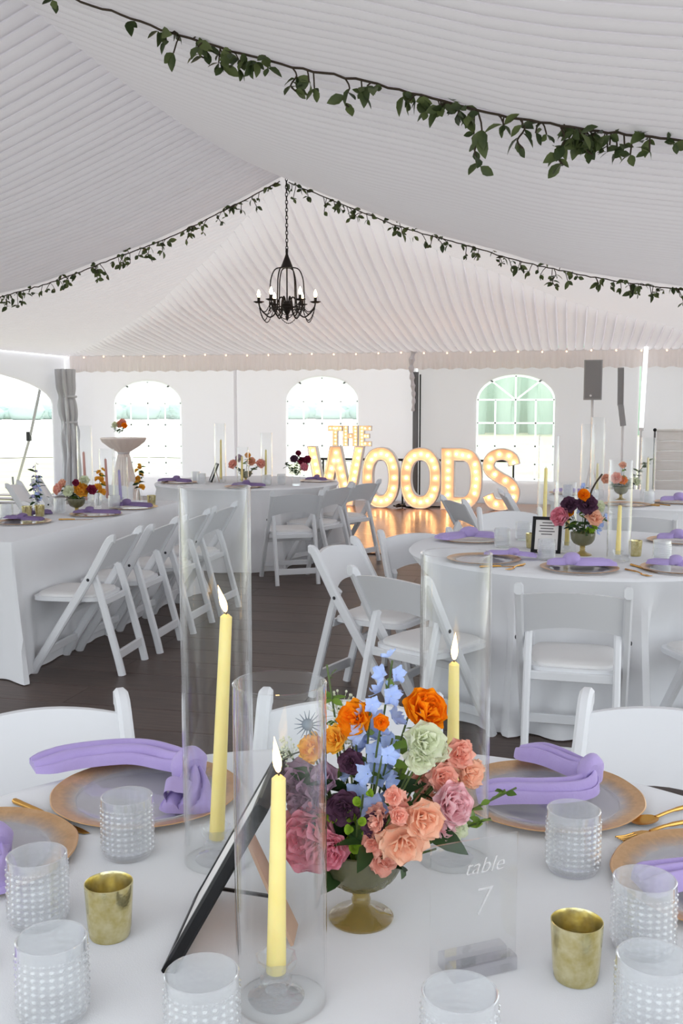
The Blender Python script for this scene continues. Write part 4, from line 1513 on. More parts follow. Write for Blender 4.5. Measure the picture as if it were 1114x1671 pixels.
def compote(x, y, label, s=1., group='pedestal flower bowls'):
    global CMP
    if CMP is None:
        t = thing('compote_vase', '', 'vase')
        MB().lathe([(.0001, .0), (.040, .0), (.0415, .003), (.038, .006), (.020, .012), (.011, .020), (.0125, .026), (.0105, .031), (.013, .036), (.010, .040), (.0001, .040)], 36).build('foot', 'amber', t)
        n = 72
        b = MB().lathe([(.0001, .040), (.012, .040), (.030, .047), (.038, .053), (.046, .062), (.0495, .071), (.052, .080), (.053, .090), (.0535, .0975), (.0535, .100), (.0515, .101), (.050, .080), (.044, .064), (.028, .050), (.0001, .046)], n,
                       rfun=lambda r, z, a: r * (1 + (.035 * (math.cos(18 * a + 210 * (z - .04)) + math.cos(18 * a - 210 * (z - .04))) * .5 if .045 < z < .097 and r > .028 else 0)))
        b.build('bowl', 'olive', t)
        CMP = Proto(t, group)
    return CMP.put((x, y, TZ), 0, label, s, group)

# ------------------------------------------------------------------ near table setting
GHUR, GCAN, GHOLD = 'glass cylinders on the near table', 'taper candles on the near table', 'crystal candle holders'
GTUM, GVOT, GPL, GNAP = 'hobnail tumblers', 'gold votive holders', 'gilt-rimmed charger plates', 'lavender napkins'
GCUT = 'gold flatware'
hurricane(-.338, 1.13, .407, 'shortest glass cylinder at the front of the near table, around the front candle', GHUR)
hurricane(-.548, 1.48, .615, 'tallest glass cylinder at the left of the near table, around the leaning candle', GHUR)
hurricane(-.174, 1.57, .508, 'glass cylinder behind the bouquet at the right, around the right candle', GHUR)
holder(-.345, 1.13, 'crystal candle holder inside the shortest glass cylinder at the front', GHOLD)
holder(-.552, 1.48, 'crystal candle holder inside the tallest glass cylinder, behind the black frame', GHOLD)
holder(-.176, 1.57, 'crystal candle holder below the pale pink roses', GHOLD)
candle(-.345, 1.13, TZ + .036, (-.340, 1.13, 1.047), 'yellow taper candle burning in the shortest glass cylinder at the front', GCAN, ftilt=(0, -.12))
candle(-.552, 1.48, TZ + .036, (-.531, 1.48, 1.167), 'yellow taper candle leaning in the tallest glass cylinder at the left', GCAN, r1=.0095, ftilt=(0, -.30))
candle(-.176, 1.57, TZ + .036, (-.176, 1.57, 1.087), 'yellow taper candle burning behind the bouquet at the right', GCAN, r0=.0115, r1=.0085, ftilt=(0, .04))
for x, y, lab in [(-.703, 1.465, 'hobnail tumbler in front of the left gilt plate and knotted napkin'),
                  (-.735, 1.235, 'hobnail tumbler at the left edge beside the gold votive'),
                  (-.60, 1.035, 'large-looking hobnail tumbler in front of the left gold votive, near the lower left corner'),
                  (-.395, 1.005, 'hobnail tumbler cut by the lower edge of the picture left of the front candle'),
                  (.018, 1.575, 'hobnail tumbler in front of the right gilt plate'),
                  (.112, 1.355, 'hobnail tumbler near the right edge beside the partly hidden plate'),
                  (.108, 1.155, 'hobnail tumbler in the lower right corner in front of the other one'),
                  (-.105, 1.035, 'hobnail tumbler at the bottom edge below the acrylic sign')]:
    tumbler(x, y, lab, GTUM, rz=random.uniform(0, 6))
votive(-.617, 1.222, 'mercury gold votive holder at the left between tumblers and black frame', GVOT, 1.0)
votive(.022, 1.262, 'mercury gold votive holder at the right beside the acrylic sign', GVOT, 1.0)
plate(-.775, 1.70, 'gilt-rimmed glass plate at the left under the napkin, behind a tumbler', GPL)
plate(-.955, 1.39, 'gilt-rimmed glass plate cut by the left edge of the picture', GPL)
plate(-.028, 1.855, 'gilt-rimmed glass plate at the right beyond the tumbler', GPL)
plate(.255, 1.575, 'gilt-rimmed glass plate cut by the right edge of the picture', GPL)
napkin('lavender napkin knotted across the back of the left plate, curling at its right end', GNAP,
       [(-1.035, 1.735, .782), (-.955, 1.80, .785), (-.85, 1.83, .790), (-.755, 1.80, .789), (-.70, 1.74, .785), (-.672, 1.66, .778), (-.665, 1.615, .772)], .048, .036, .62, 1, loop=(-.690, 1.640, .798, .024, .05, .25))
napkin('lavender napkin on the plate at the left edge, drooping towards the tumbler', GNAP,
       [(-1.03, 1.44, .780), (-.97, 1.41, .786), (-.90, 1.375, .786), (-.865, 1.32, .780), (-.85, 1.265, .772)], .042, .034, .55, 2, loop=(-.875, 1.34, .798, .021, .045, .5))
napkin('lavender napkin on the right plate, knotted and pointing towards the chair behind', GNAP,
       [(-.085, 2.03, .785), (-.03, 1.985, .792), (.015, 1.93, .795), (.05, 1.875, .792), (.03, 1.835, .789), (-.03, 1.81, .787), (-.10, 1.80, .784), (-.155, 1.79, .779)], .036, .036, .42, 3)
napkin('lavender napkin showing between the right-hand tumblers at the right edge', GNAP,
       [(.115, 1.50, .779), (.19, 1.53, .785), (.27, 1.55, .786), (.35, 1.57, .782)], .036, .034, .5, 4)
napkin('purple napkin end at the lower left corner of the near table', GNAP,
       [(-.99, 1.10, .765), (-.90, 1.09, .766), (-.82, 1.085, .765), (-.735, 1.09, .764)], .030, .03, .4, 5)
knife(-1.003, 1.612, math.atan2(-.094, .196), 'gold knife between the two left plates', GCUT)
spoon(.262, 1.905, math.atan2(-.16, -.155), 'gold spoon right of the right plate, bowl towards the plate', GCUT)
fork(.253, 1.827, math.atan2(-.643, -.766), 'gold fork with its tines beside the gilt plate at the right edge', GCUT)

# black frame on its easel, seen edge on
fx, fy = -.51, 1.15
dv = Vector((-.150, .9887, 0)); rv = Vector((.9887, .150, 0))
tilt = R(29)
uv_ = Vector((0, 0, 1)) * math.cos(tilt) + rv * math.sin(tilt)
nv = dv.cross(uv_)              # towards the back of the frame
if nv.dot(rv) < 0: nv = -nv
mat = Matrix((( dv.x, uv_.x, nv.x, fx), (dv.y, uv_.y, nv.y, fy), (dv.z, uv_.z, nv.z, TZ + .001), (0, 0, 0, 1)))
t = thing('black_frame', 'black framed table sign seen edge on, leaning left on its easel', 'picture frame', (fx, fy, TZ), 0)
im = Matrix.Translation((-fx, -fy, -TZ)) @ mat
W_, H_, B_ = .205, .268, .022
for (c, d, nm) in [((B_ / 2, H_ / 2, .009), (B_, H_, .018), 'side_bar'), ((W_ - B_ / 2, H_ / 2, .009), (B_, H_, .018), 'side_bar'), ((W_ / 2, B_ / 2, .009), (W_, B_, .018), 'cross_bar'), ((W_ / 2, H_ - B_ / 2, .009), (W_, B_, .018), 'cross_bar')]:
    MB().box(c, d, bev=.2).xf(im).build(nm, 'black', t)
MB().box((W_ / 2, H_ / 2, .004), (W_ - B_, H_ - B_, .004)).xf(im).build('sheet', 'paper', t)
MB().box((W_ / 2, H_ / 2, .013), (W_ - B_, H_ - B_, .005)).xf(im).build('backing', 'kraft', t)
# easel leg from the middle of the back down to the table
top = Vector(im @ Vector((W_ / 2, H_ * .66, .018)))
foot = Vector((dv * (W_ / 2) + rv * .165)) + Vector((0, 0, .002))
b = MB()
wd = dv * .028; wt = dv * .018
ax = (foot - top).normalized(); nn = ax.cross(dv).normalized() * .0022
vs = []
for p, w in ((top, wt), (foot, wd)):
    vs += [p - w - nn, p + w - nn, p + w + nn, p - w + nn]
b.add(vs, [(3, 2, 1, 0), (4, 5, 6, 7), (0, 1, 5, 4), (1, 2, 6, 5), (2, 3, 7, 6), (3, 0, 4, 7)]).build('easel_leg', 'kraft', t, label='tan easel leg')
a0 = Vector(im @ Vector((W_ / 2 - .01, H_ * .34, .018))); a1 = top.lerp(foot, .62)
b = MB(); b.tube([tuple(a0), tuple(a0.lerp(a1, .5)), tuple(a1)], .0045, 6, flat=.5)
b.build('easel_brace', 'black', t)

# acrylic table number
ax_, ay_ = -.110, 1.252
ang = math.atan2(.085, .108)
t = thing('acrylic_table_sign', 'clear acrylic table number sign in a clear block base, reading table 7', 'sign', (ax_, ay_, TZ), ang - R(4))
MB().box((0, 0, .093), (.128, .0035, .172), bev=.2).build('sheet', 'acrylic', t)
MB().box((.006, -.0135, .0105), (.092, .022, .021), bev=.1).build('block_base', 'acrylic_solid', t)
MB().box((.006, .0135, .0105), (.092, .022, .021), bev=.1).build('block_base', 'acrylic_solid', t)
def text(body, size, parent, loc, shear=0., rot=(R(90), 0, 0), ext=.0006, mat_='ink', off=.0):
    cu = bpy.data.curves.new('lettering', 'FONT')
    cu.body = body; cu.size = size; cu.align_x = 'CENTER'; cu.align_y = 'CENTER'
    cu.extrude = ext; cu.shear = shear; cu.offset = off
    cu.materials.append(M[mat_])
    tmp = bpy.data.objects.new('lettering', cu); COL.objects.link(tmp)
    bpy.context.view_layer.update()
    me = bpy.data.meshes.new_from_object(tmp.evaluated_get(bpy.context.evaluated_depsgraph_get()))
    bpy.data.objects.remove(tmp)
    me.materials.clear(); me.materials.append(M[mat_])
    o = bpy.data.objects.new('lettering', me); COL.objects.link(o)
    o.parent = parent; o.location = loc; o.rotation_euler = rot
    return o
text('table', .030, t, (.012, -.0030, .142), .35, mat_='etched', off=-.0004)
text('7', .056, t, (.010, -.0030, .092), .12, mat_='etched', off=-.0010)

compote(-.282, 1.348, 'olive and amber glass compote holding the near bouquet', 1.14)
GB = 'stems of the near bouquet'
flower('delphinium', 'tall blue delphinium spike rising highest in the near bouquet', (-0.280, 1.351, 0.815), (-0.240, 1.360, 1.143), 'floret', 'blue', 0.0264, GB, (0.16, -0.68, 0.50), 1, 0, 15, 0)
flower('delphinium', 'shorter blue delphinium spike left of the highest one', (-0.284, 1.344, 0.815), (-0.264, 1.324, 1.088), 'floret', 'blue', 0.0273, GB, (-0.01, -0.82, 0.40), 1, 0, 11, 1)
flower('delphinium', 'low blue delphinium with three florets hanging over the peach stock', (-0.282, 1.337, 0.815), (-0.240, 1.289, 1.030), 'floret', 'blue', 0.0292, GB, (0.32, -0.95, 0.10), 0, 0, 6, 2)
flower('ranunculus', 'orange ranunculus left of the blue spikes', (-0.287, 1.346, 0.815), (-0.286, 1.329, 1.065), 'ruffle', 'orange', 0.0288, GB, (-0.21, -0.87, 0.40), 1, 0, 0, 3)
flower('ranunculus', 'largest orange ranunculus right of the blue spikes', (-0.275, 1.350, 0.815), (-0.193, 1.361, 1.073), 'rose', 'orange', 0.0363, GB, (0.55, -0.59, 0.60), 1, 0, 0, 4)
flower('ranunculus', 'small orange ranunculus bud between the blue florets', (-0.282, 1.341, 0.815), (-0.246, 1.308, 1.069), 'ruffle', 'orange', 0.0129, GB, (0.22, -0.97, 0.30), 0, 0, 0, 5)
flower('ranunculus', 'amber ranunculus at the upper left of the near bouquet, beside the glass cylinder', (-0.290, 1.345, 0.815), (-0.315, 1.323, 1.034), 'ruffle', 'yellow', 0.0229, GB, (-0.33, -0.79, 0.50), 1, 1, 0, 6)
flower('ranunculus', 'amber ranunculus seen through the front glass cylinder', (-0.294, 1.346, 0.815), (-0.349, 1.325, 1.017), 'ruffle', 'yellow', 0.0232, GB, (-0.43, -0.82, 0.30), 0, 0, 0, 7)
flower('lisianthus', 'ivory and green lisianthus under the largest orange ranunculus', (-0.275, 1.342, 0.815), (-0.188, 1.321, 1.042), 'ruffle', 'white', 0.0320, GB, (0.49, -0.81, 0.30), 1, 0, 0, 8)
flower('lisianthus', 'ivory lisianthus bud low beside the rosy stock', (-0.276, 1.340, 0.815), (-0.192, 1.310, 1.021), 'ruffle', 'white', 0.0225, GB, (0.42, -0.93, 0.00), 0, 0, 0, 9)
flower('stock_flower', 'peach stock spike below the right candle', (-0.269, 1.354, 0.815), (-0.149, 1.381, 1.013), 'ruffle', 'coral', 0.0247, GB, (0.57, -0.69, 0.40), 2, 0, 9, 10)
flower('stock_flower', 'large coral stock cluster at the middle of the near bouquet', (-0.279, 1.331, 0.815), (-0.210, 1.254, 0.987), 'ruffle', 'coral', 0.0253, GB, (0.22, -0.97, 0.20), 0, 0, 8, 11)
flower('stock_flower', 'coral stock low over the rim of the olive bowl', (-0.280, 1.331, 0.815), (-0.218, 1.242, 0.966), 'ruffle', 'coral', 0.0241, GB, (0.03, -1.02, 0.10), 0, 0, 6, 12)
flower('lisianthus', 'peach lisianthus hanging at the right rim of the olive bowl', (-0.279, 1.331, 0.815), (-0.208, 1.260, 0.924), 'ruffle', 'peach', 0.0353, GB, (0.32, -0.95, -0.20), 0, 0, 0, 13)
flower('lisianthus', 'peach lisianthus just above the one hanging at the rim', (-0.275, 1.332, 0.815), (-0.180, 1.261, 0.957), 'ruffle', 'peach', 0.0302, GB, (0.52, -0.91, 0.10), 0, 0, 0, 14)
flower('garden_rose', 'pale pink rose at the right of the near bouquet', (-0.270, 1.343, 0.815), (-0.151, 1.330, 0.952), 'rose', 'palepink', 0.0352, GB, (0.69, -0.76, 0.30), 1, 1, 0, 15)
flower('garden_rose', 'pale pink half-open rose tucked below the other pale rose', (-0.272, 1.343, 0.815), (-0.162, 1.327, 0.921), 'ruffle', 'palepink', 0.0232, GB, (0.69, -0.76, 0.00), 1, 1, 0, 16)
flower('garden_rose', 'large rose pink garden rose seen through the front glass cylinder', (-0.295, 1.339, 0.815), (-0.344, 1.290, 0.900), 'rose', 'pink', 0.0516, GB, (-0.19, -0.97, 0.25), 0, 0, 0, 17)
flower('garden_rose', 'smaller rose pink garden rose at the left rim of the olive bowl', (-0.291, 1.336, 0.815), (-0.312, 1.277, 0.894), 'rose', 'pink', 0.0316, GB, (0.03, -1.02, 0.00), 0, 0, 0, 18)
flower('carnation', 'dusty mauve carnation above the large pink rose', (-0.297, 1.347, 0.815), (-0.370, 1.330, 0.961), 'ruffle', 'mauve', 0.0373, GB, (-0.31, -0.89, 0.40), 0, 0, 0, 19)
flower('carnation', 'dusty mauve carnation nearer the big pink rose', (-0.296, 1.344, 0.815), (-0.357, 1.313, 0.943), 'ruffle', 'mauve', 0.0296, GB, (-0.31, -0.89, 0.20), 0, 0, 0, 20)
flower('scabiosa', 'deep plum scabiosa in the shaded left of the near bouquet', (-0.289, 1.338, 0.815), (-0.294, 1.292, 0.949), 'ruffle', 'plum', 0.0265, GB, (0.13, -1.00, 0.20), 1, 1, 0, 21)
flower('scabiosa', 'deep plum scabiosa above its twin in the shaded left side', (-0.288, 1.343, 0.815), (-0.291, 1.318, 1.004), 'ruffle', 'plum', 0.0193, GB, (0.03, -1.02, 0.30), 2, 1, 0, 22)
flower('green_bells', 'spike of green bell flowers left of the coral stock', (-0.286, 1.333, 0.815), (-0.263, 1.268, 0.979), 'bell', 'green', 0.0129, GB, (0.22, -0.97, 0.40), 1, 0, 9, 23)
flower('green_bells', 'short spike of green bells above the olive bowl', (-0.287, 1.331, 0.815), (-0.268, 1.256, 0.948), 'bell', 'green', 0.0129, GB, (0.13, -1.00, 0.20), 1, 0, 6, 24)
flower('green_bells', 'yellow green bells beside the glass cylinder edge', (-0.291, 1.339, 0.815), (-0.312, 1.292, 0.954), 'bell', 'green', 0.0133, GB, (-0.19, -0.97, 0.30), 1, 0, 4, 25)
flower('sea_holly', 'blue grey sea holly head at the upper left of the near bouquet', (-0.295, 1.348, 0.815), (-0.357, 1.333, 1.049), 'thistle', 'grey', 0.0207, GB, (-0.01, -0.82, 0.50), 2, 2, 0, 26)
flower('queen_annes_lace', 'lacy white umbel behind the orange flowers', (-0.290, 1.355, 0.815), (-0.321, 1.372, 1.065), 'umbel', 'white', 0.0297, GB, (0.04, -0.61, 0.70), 0, 0, 0, 27)
flower('queen_annes_lace', 'lacy white umbel at the left behind the glass cylinder', (-0.299, 1.353, 0.815), (-0.393, 1.356, 1.000), 'umbel', 'white', 0.0251, GB, (-0.16, -0.65, 0.70), 0, 0, 0, 28)
flower('stock_flower', 'pale peach stock tip beside the candle at the far right', (-0.267, 1.356, 0.815), (-0.130, 1.396, 0.977), 'ruffle', 'peach', 0.0226, GB, (0.64, -0.57, 0.40), 2, 0, 4, 29)
flower('lisianthus', 'small white blossom at the right rim above the crystal holder', (-0.269, 1.346, 0.815), (-0.146, 1.341, 0.912), 'ruffle', 'white', 0.0198, GB, (0.69, -0.76, -0.10), 0, 1, 0, 30)
flower('stock_flower', 'coral stock blossom just below the right candle wax', (-0.269, 1.352, 0.815), (-0.146, 1.372, 1.008), 'ruffle', 'coral', 0.0234, GB, (0.49, -0.81, 0.30), 1, 0, 0, 31)
flower('stock_flower', 'peach stock blossom right of the coral one below the candle', (-0.267, 1.353, 0.815), (-0.132, 1.380, 0.979), 'ruffle', 'peach', 0.0236, GB, (0.67, -0.67, 0.20), 1, 0, 0, 32)
flower('stock_flower', 'coral stock blossom between ivory lisianthus and pale rose', (-0.272, 1.347, 0.815), (-0.165, 1.347, 0.983), 'ruffle', 'coral', 0.0232, GB, (0.49, -0.81, 0.20), 1, 0, 0, 33)
flower('lisianthus', 'ivory bud above the pale pink rose', (-0.273, 1.349, 0.815), (-0.175, 1.355, 1.018), 'ruffle', 'white', 0.0207, GB, (0.47, -0.71, 0.40), 1, 0, 0, 34)
flower('carnation', 'dusty mauve carnation low at the left above the pink rose', (-0.292, 1.344, 0.815), (-0.329, 1.319, 0.979), 'ruffle', 'mauve', 0.0244, GB, (-0.21, -0.87, 0.30), 1, 1, 0, 35)
flower('scabiosa', 'deep plum scabiosa between green bells and coral stock', (-0.283, 1.332, 0.815), (-0.246, 1.267, 0.940), 'ruffle', 'plum', 0.0201, GB, (0.22, -0.97, 0.10), 0, 1, 0, 36)
flower('queen_annes_lace', 'lacy white umbel beside the amber ranunculus', (-0.287, 1.351, 0.815), (-0.297, 1.357, 1.025), 'umbel', 'white', 0.0222, GB, (0.06, -0.70, 0.60), 1, 0, 0, 37)
flower('fern_sprig', 'upright feathery green sprig at the top left of the near bouquet', (-0.291, 1.349, 0.815), (-0.338, 1.369, 1.129), None, None, 0, GB, None, 26, 3, 0, 38, 'foliage', True, 1.3)
flower('greenery_sprig', 'fine green sprig reaching right over the purple napkin', (-0.261, 1.356, 0.815), (-0.066, 1.421, 0.948), None, None, 0, GB, None, 34, 3, 0, 39, 'foliage', True, 1.3)
flower('greenery_sprig', 'fine green sprig drooping right beside the pale rose', (-0.265, 1.355, 0.815), (-0.099, 1.372, 0.919), None, None, 0, GB, None, 18, 3, 0, 40, 'foliage', True, 1.4)
flower('leafy_sprig', 'bright green leaves between the peach stock and the coral cluster', (-0.273, 1.353, 0.815), (-0.165, 1.347, 0.989), None, None, 0, GB, None, 12, 0, 0, 41, 'foliage', True, 0.62)
flower('leafy_sprig', 'bright green leaves among the blue florets', (-0.281, 1.351, 0.815), (-0.234, 1.331, 1.039), None, None, 0, GB, None, 14, 0, 0, 42, 'foliage', True, 0.62)
flower('leafy_sprig', 'deep green leaves over the front rim of the olive bowl', (-0.285, 1.350, 0.815), (-0.255, 1.264, 0.914), None, None, 0, GB, None, 12, 1, 0, 43, 'foliage', True, 0.85)
flower('leafy_sprig', 'deep green leaf hanging left of the olive bowl', (-0.291, 1.349, 0.815), (-0.318, 1.312, 0.842), None, None, 0, GB, None, 5, 1, 0, 44, 'foliage', True, 0.85)
flower('leafy_sprig', 'deep green leaves filling the left middle of the near bouquet', (-0.288, 1.349, 0.815), (-0.299, 1.326, 0.973), None, None, 0, GB, None, 16, 1, 0, 45, 'foliage', True, 0.75)
flower('leafy_sprig', 'deep green leaves filling the right middle of the near bouquet', (-0.276, 1.352, 0.815), (-0.192, 1.341, 0.968), None, None, 0, GB, None, 12, 1, 0, 46, 'foliage', True, 0.75)
flower('leafy_sprig', 'grey green leaves at the left behind the front candle', (-0.297, 1.347, 0.815), (-0.384, 1.348, 0.985), None, None, 0, GB, None, 12, 2, 0, 47, 'foliage', True, 0.75)
flower('leafy_sprig', 'deep green leaves below the pale pink roses', (-0.274, 1.353, 0.815), (-0.175, 1.365, 0.869), None, None, 0, GB, None, 7, 1, 0, 48, 'foliage', True, 0.7)
flower('leafy_sprig', 'fresh green leaves at the upper right of the blue spikes', (-0.278, 1.352, 0.815), (-0.218, 1.365, 1.060), None, None, 0, GB, None, 10, 0, 0, 49, 'foliage', True, 0.6)
flower('leafy_sprig', 'fresh green leaves round the two orange ranunculus', (-0.285, 1.350, 0.815), (-0.274, 1.353, 1.020), None, None, 0, GB, None, 12, 0, 0, 50, 'foliage', True, 0.6)
flower('leafy_sprig', 'deep green leaves behind the coral stock cluster', (-0.281, 1.351, 0.815), (-0.242, 1.350, 0.978), None, None, 0, GB, None, 14, 1, 0, 51, 'foliage', True, 0.8)

# ------------------------------------------------------------------ smaller bouquets on the other tables
def bouquet(cx, cy, z0, spread_, height, rows, where, group, s=1.0, green=12, seed=0):
    """rows: (name, description, kind, colour, u, v, size); u sideways, v up, in units of spread and height"""
    rn = random.Random(seed)
    ca, sa = math.cos(R(13)), math.sin(R(13))
    for i, (nm, desc, kind, colr, u, v, size) in enumerate(rows):
        dep = rn.uniform(-.5, .3) * spread_ * (1 - abs(u) * .5) - .02
        x, y = u * spread_, dep
        p = (cx + x * ca - y * sa, cy + x * sa + y * ca, z0 + v * height)
        spike = 8 if kind in ('floret', 'bell') else 0
        flower(nm, f'{desc} {where}', (cx + x * .12, cy + y * .12, z0 - .05), p, kind, colr, size * 1.25, group, (u * .8 * ca + .7 * sa, u * .8 * sa - .7 * ca, .35), 2, rn.choice([0, 1]), spike, i + seed, lsize=.7)
    for i, (u, v) in enumerate([(-.8, .35), (.85, .4), (.1, .85), (-.3, .15), (.45, .15)]):
        x, y = u * spread_, rn.uniform(-.3, .3) * spread_
        p = (cx + x * ca - y * sa, cy + x * sa + y * ca, z0 + v * height)
        flower('leafy_sprig', ['leaves at the left', 'leaves at the right', 'leaves at the top', 'leaves low in front', 'leaves low at the right'][i] + f' of the bouquet {where}', (cx, cy, z0 - .05), p, None, None, 0, group, None, green, [1, 2, 0, 1, 2][i], 0, i + seed, 'foliage', True, .8)

# right-hand round table
compote(.068, 5.10, 'glass compote on the right-hand round table', 1.15)
bouquet(.068, 5.10, .885, .155, .22, [
    ('garden_rose', 'pink rose', 'rose', 'pink', -.75, .32, .045), ('scabiosa', 'large plum scabiosa', 'ruffle', 'plum', .0, .62, .046), ('scabiosa', 'smaller plum scabiosa', 'ruffle', 'plum', -.45, .58, .038),
    ('ranunculus', 'orange ranunculus', 'ruffle', 'orange', -.15, .85, .028), ('ranunculus', 'yellow ranunculus', 'ruffle', 'orange', -.42, .42, .022), ('lisianthus', 'cream lisianthus', 'ruffle', 'peach', .22, .32, .038),
    ('lisianthus', 'small cream lisianthus', 'ruffle', 'white', .5, .55, .028), ('delphinium', 'blue delphinium', 'floret', 'blue', .72, .35, .022), ('delphinium', 'tall blue delphinium', 'floret', 'blue', -.1, 1.05, .020),
    ('green_bells', 'green bells', 'bell', 'green', .3, .12, .014)], 'on the right-hand round table', 'flowers on the right-hand round table', seed=20)
b = MB().tube(smooth_path([(0, 0, 0), (.03, 0, .2), (.085, 0, .30)], 8), .005, 6)
tag(b.build('dark_reed', 'vine', None, (.07, 5.12, .87)), 'single dark reed rising from the bouquet on the right-hand round table', 'foliage')
GH1, GC1 = 'glass cylinders on the right-hand round table', 'candles on the right-hand round table'
for x, y, h, lab in [(-.117, 5.58, .585, 'tall glass cylinder left of the bouquet on the right-hand round table'), (-.02, 5.20, .36, 'short glass cylinder in front of the bouquet, beside the small black frame'), (.235, 4.92, .49, 'glass cylinder right of the bouquet on the right-hand round table')]:
    hurricane(x, y, h, lab, GH1)
for x, y, zt, lab in [(-.135, 5.58, 1.165, 'yellow candle left of the small black frame'), (-.01, 5.19, 1.02, 'yellow candle beside the small black frame'), (.232, 4.92, 1.03, 'yellow candle right of the round table bouquet')]:
    holder(x, y, 'crystal holder under the ' + lab, GHOLD)
    candle(x, y, TZ + .036, (x + .003, y, zt), lab, GC1, lit=False)
for x, y, lab in [(-.345, 5.30, 'tumbler beside the purple napkin at the left of the right-hand round table'), (-.105, 4.90, 'tumbler in front of the small black frame'), (.44, 4.98, 'tumbler at the right of the right-hand round table beside its plate'), (-.25, 5.62, 'tumbler at the back left of the right-hand round table')]:
    tumbler(x, y, lab, GTUM, rz=1)
votive(.325, 5.13, 'gold votive holder right of the bouquet on the right-hand round table', GVOT)
votive(-.19, 5.30, 'gold votive holder left of the small black frame', GVOT)
for x, y, lab in [(-.53, 5.52, 'plate under the purple napkin at the left of the right-hand round table'), (.05, 4.63, 'plate in front of the bouquet on the right-hand round table'), (.50, 4.72, 'plate at the right edge of the right-hand round table'), (-.40, 4.80, 'plate at the front left of the right-hand round table'), (.60, 5.72, 'plate at the far right of the right-hand round table')]:
    plate(x, y, lab, GPL)
napkin('purple napkin draped at the left of the right-hand round table', GNAP, [(-.70, 5.42, .778), (-.60, 5.50, .784), (-.50, 5.54, .786), (-.40, 5.56, .782)], .055, .05, .5, 11)
napkin('purple napkin lying in front of the tumbler at the left of the round table', GNAP, [(-.40, 4.93, .778), (-.32, 4.90, .784), (-.22, 4.88, .784), (-.15, 4.88, .778)], .035, .03, .5, 12)
napkin('lavender napkin with a big knot in front of the round table bouquet', GNAP, [(-.09, 4.66, .781), (-.01, 4.64, .784), (.06, 4.64, .786), (.13, 4.67, .784), (.19, 4.71, .780)], .048, .05, .32, 13)
napkin('lavender napkin on the plate at the right edge of the round table', GNAP, [(.37, 4.80, .780), (.45, 4.74, .784), (.53, 4.71, .785), (.62, 4.70, .780)], .042, .042, .45, 14)
napkin('purple napkin at the far right of the round table beyond the tumbler', GNAP, [(.48, 5.74, .780), (.58, 5.72, .785), (.70, 5.72, .780)], .045, .045, .5, 15)
fork(.255, 4.67, R(-62), 'gold fork in front of the knotted napkin on the round table', GCUT)
knife(.285, 4.80, R(-62), 'gold knife at the rim of the plate at the right of the round table', GCUT)
knife(-.40, 4.58, R(25), 'gold knife at the front left of the round table', GCUT)
fork(-.20, 4.72, R(-110), 'gold fork beside the tumbler in front of the small frame', GCUT)
# small black frame
t = thing('small_black_frame', 'small black picture frame with a printed sheet on the right-hand round table', 'picture frame', (-.115, 5.12, TZ + .001), (R(-20), 0, R(-6)))
W2, H2, B2 = .15, .19, .017
for (c, d, nm) in [((-W2 / 2 + B2 / 2, 0, H2 / 2), (B2, .014, H2), 'side_bar'), ((W2 / 2 - B2 / 2, 0, H2 / 2), (B2, .014, H2), 'side_bar'), ((0, 0, B2 / 2), (W2, .014, B2), 'cross_bar'), ((0, 0, H2 - B2 / 2), (W2, .014, B2), 'cross_bar')]:
    MB().box(c, d, bev=.2).build(nm, 'black', t)
sh = MB().box((0, .001, H2 / 2), (W2 - B2, .006, H2 - B2)).build('sheet', 'paper', t)
for z, w in ((.158, .05), (.143, .075), (.128, .065), (.113, .08), (.098, .055)):
    MB().box((0, -.003, z), (w, .002, .0045)).build('printed_line', 'ink', sh)
MB().prism([(-.010, .040), (.006, .036), (.013, .050), (.010, .078), (-.004, .080), (-.013, .062)], -.004, -.002).xf(Matrix.Rotation(R(90), 4, 'X')).build('printed_emblem', 'ink', sh)
MB().box((0, .055, .075), (.03, .003, .16), Matrix.Rotation(R(38), 3, 'X')).build('easel_leg', 'kraft', t)

# long table at the left
compote(-3.345, 6.29, 'dark glass compote on the long table at the left', 1.1)
bouquet(-3.345, 6.29, .875, .13, .13, [
    ('ranunculus', 'large yellow ranunculus', 'rose', 'yellow', .35, .45, .048), ('stock_flower', 'pink stock', 'ruffle', 'coral', -.85, .5, .036), ('lisianthus', 'ivory lisianthus', 'ruffle', 'white', -.25, .4, .036),
    ('carnation', 'burgundy carnation', 'ruffle', 'burgundy', .9, .45, .032), ('stock_flower', 'small peach stock', 'ruffle', 'peach', -.7, .75, .030), ('scabiosa', 'dark burgundy scabiosa', 'ruffle', 'burgundy', .15, .85, .022), ('lisianthus', 'small white lisianthus', 'ruffle', 'white', .5, .95, .030)],
    'on the long table at the left', 'flowers on the long table', seed=40, green=9)
def bud_vase(x, y, h, label):
    t = thing('bud_vase', label, 'vase', (x, y, TZ), 0, 'glass bud vases')
    MB().lathe([(.0001, 0), (.026, 0), (.028, .01), (.022, h * .45), (.011, h * .7), (.012, h), (.0105, h), (.0095, h * .7), (.019, h * .45), (.024, .012), (.0001, .010)], 24).build('bottle', 'glass', t)
    return t
bud_vase(-3.583, 6.17, .17, 'slim glass bud vase at the left of the long table')
for i, (dx, top_, colr, lab) in enumerate([(0, 1.11, 'lilac', 'tallest lilac delphinium in the bud vase on the long table'), (.025, 1.02, 'blue', 'lower blue delphinium in the bud vase on the long table'), (-.03, .98, 'lilac', 'lower lilac delphinium in the bud vase on the long table')]):
    flower('delphinium', lab, (-3.583, 6.17, .78), (-3.583 + dx, 6.17, top_), 'floret', colr, .022, 'stems in the bud vase', None, 9, 1, 9, 80 + i, lsize=.8)
bud_vase(-3.40, 6.72, .15, 'glass bud vase behind the compote on the long table')
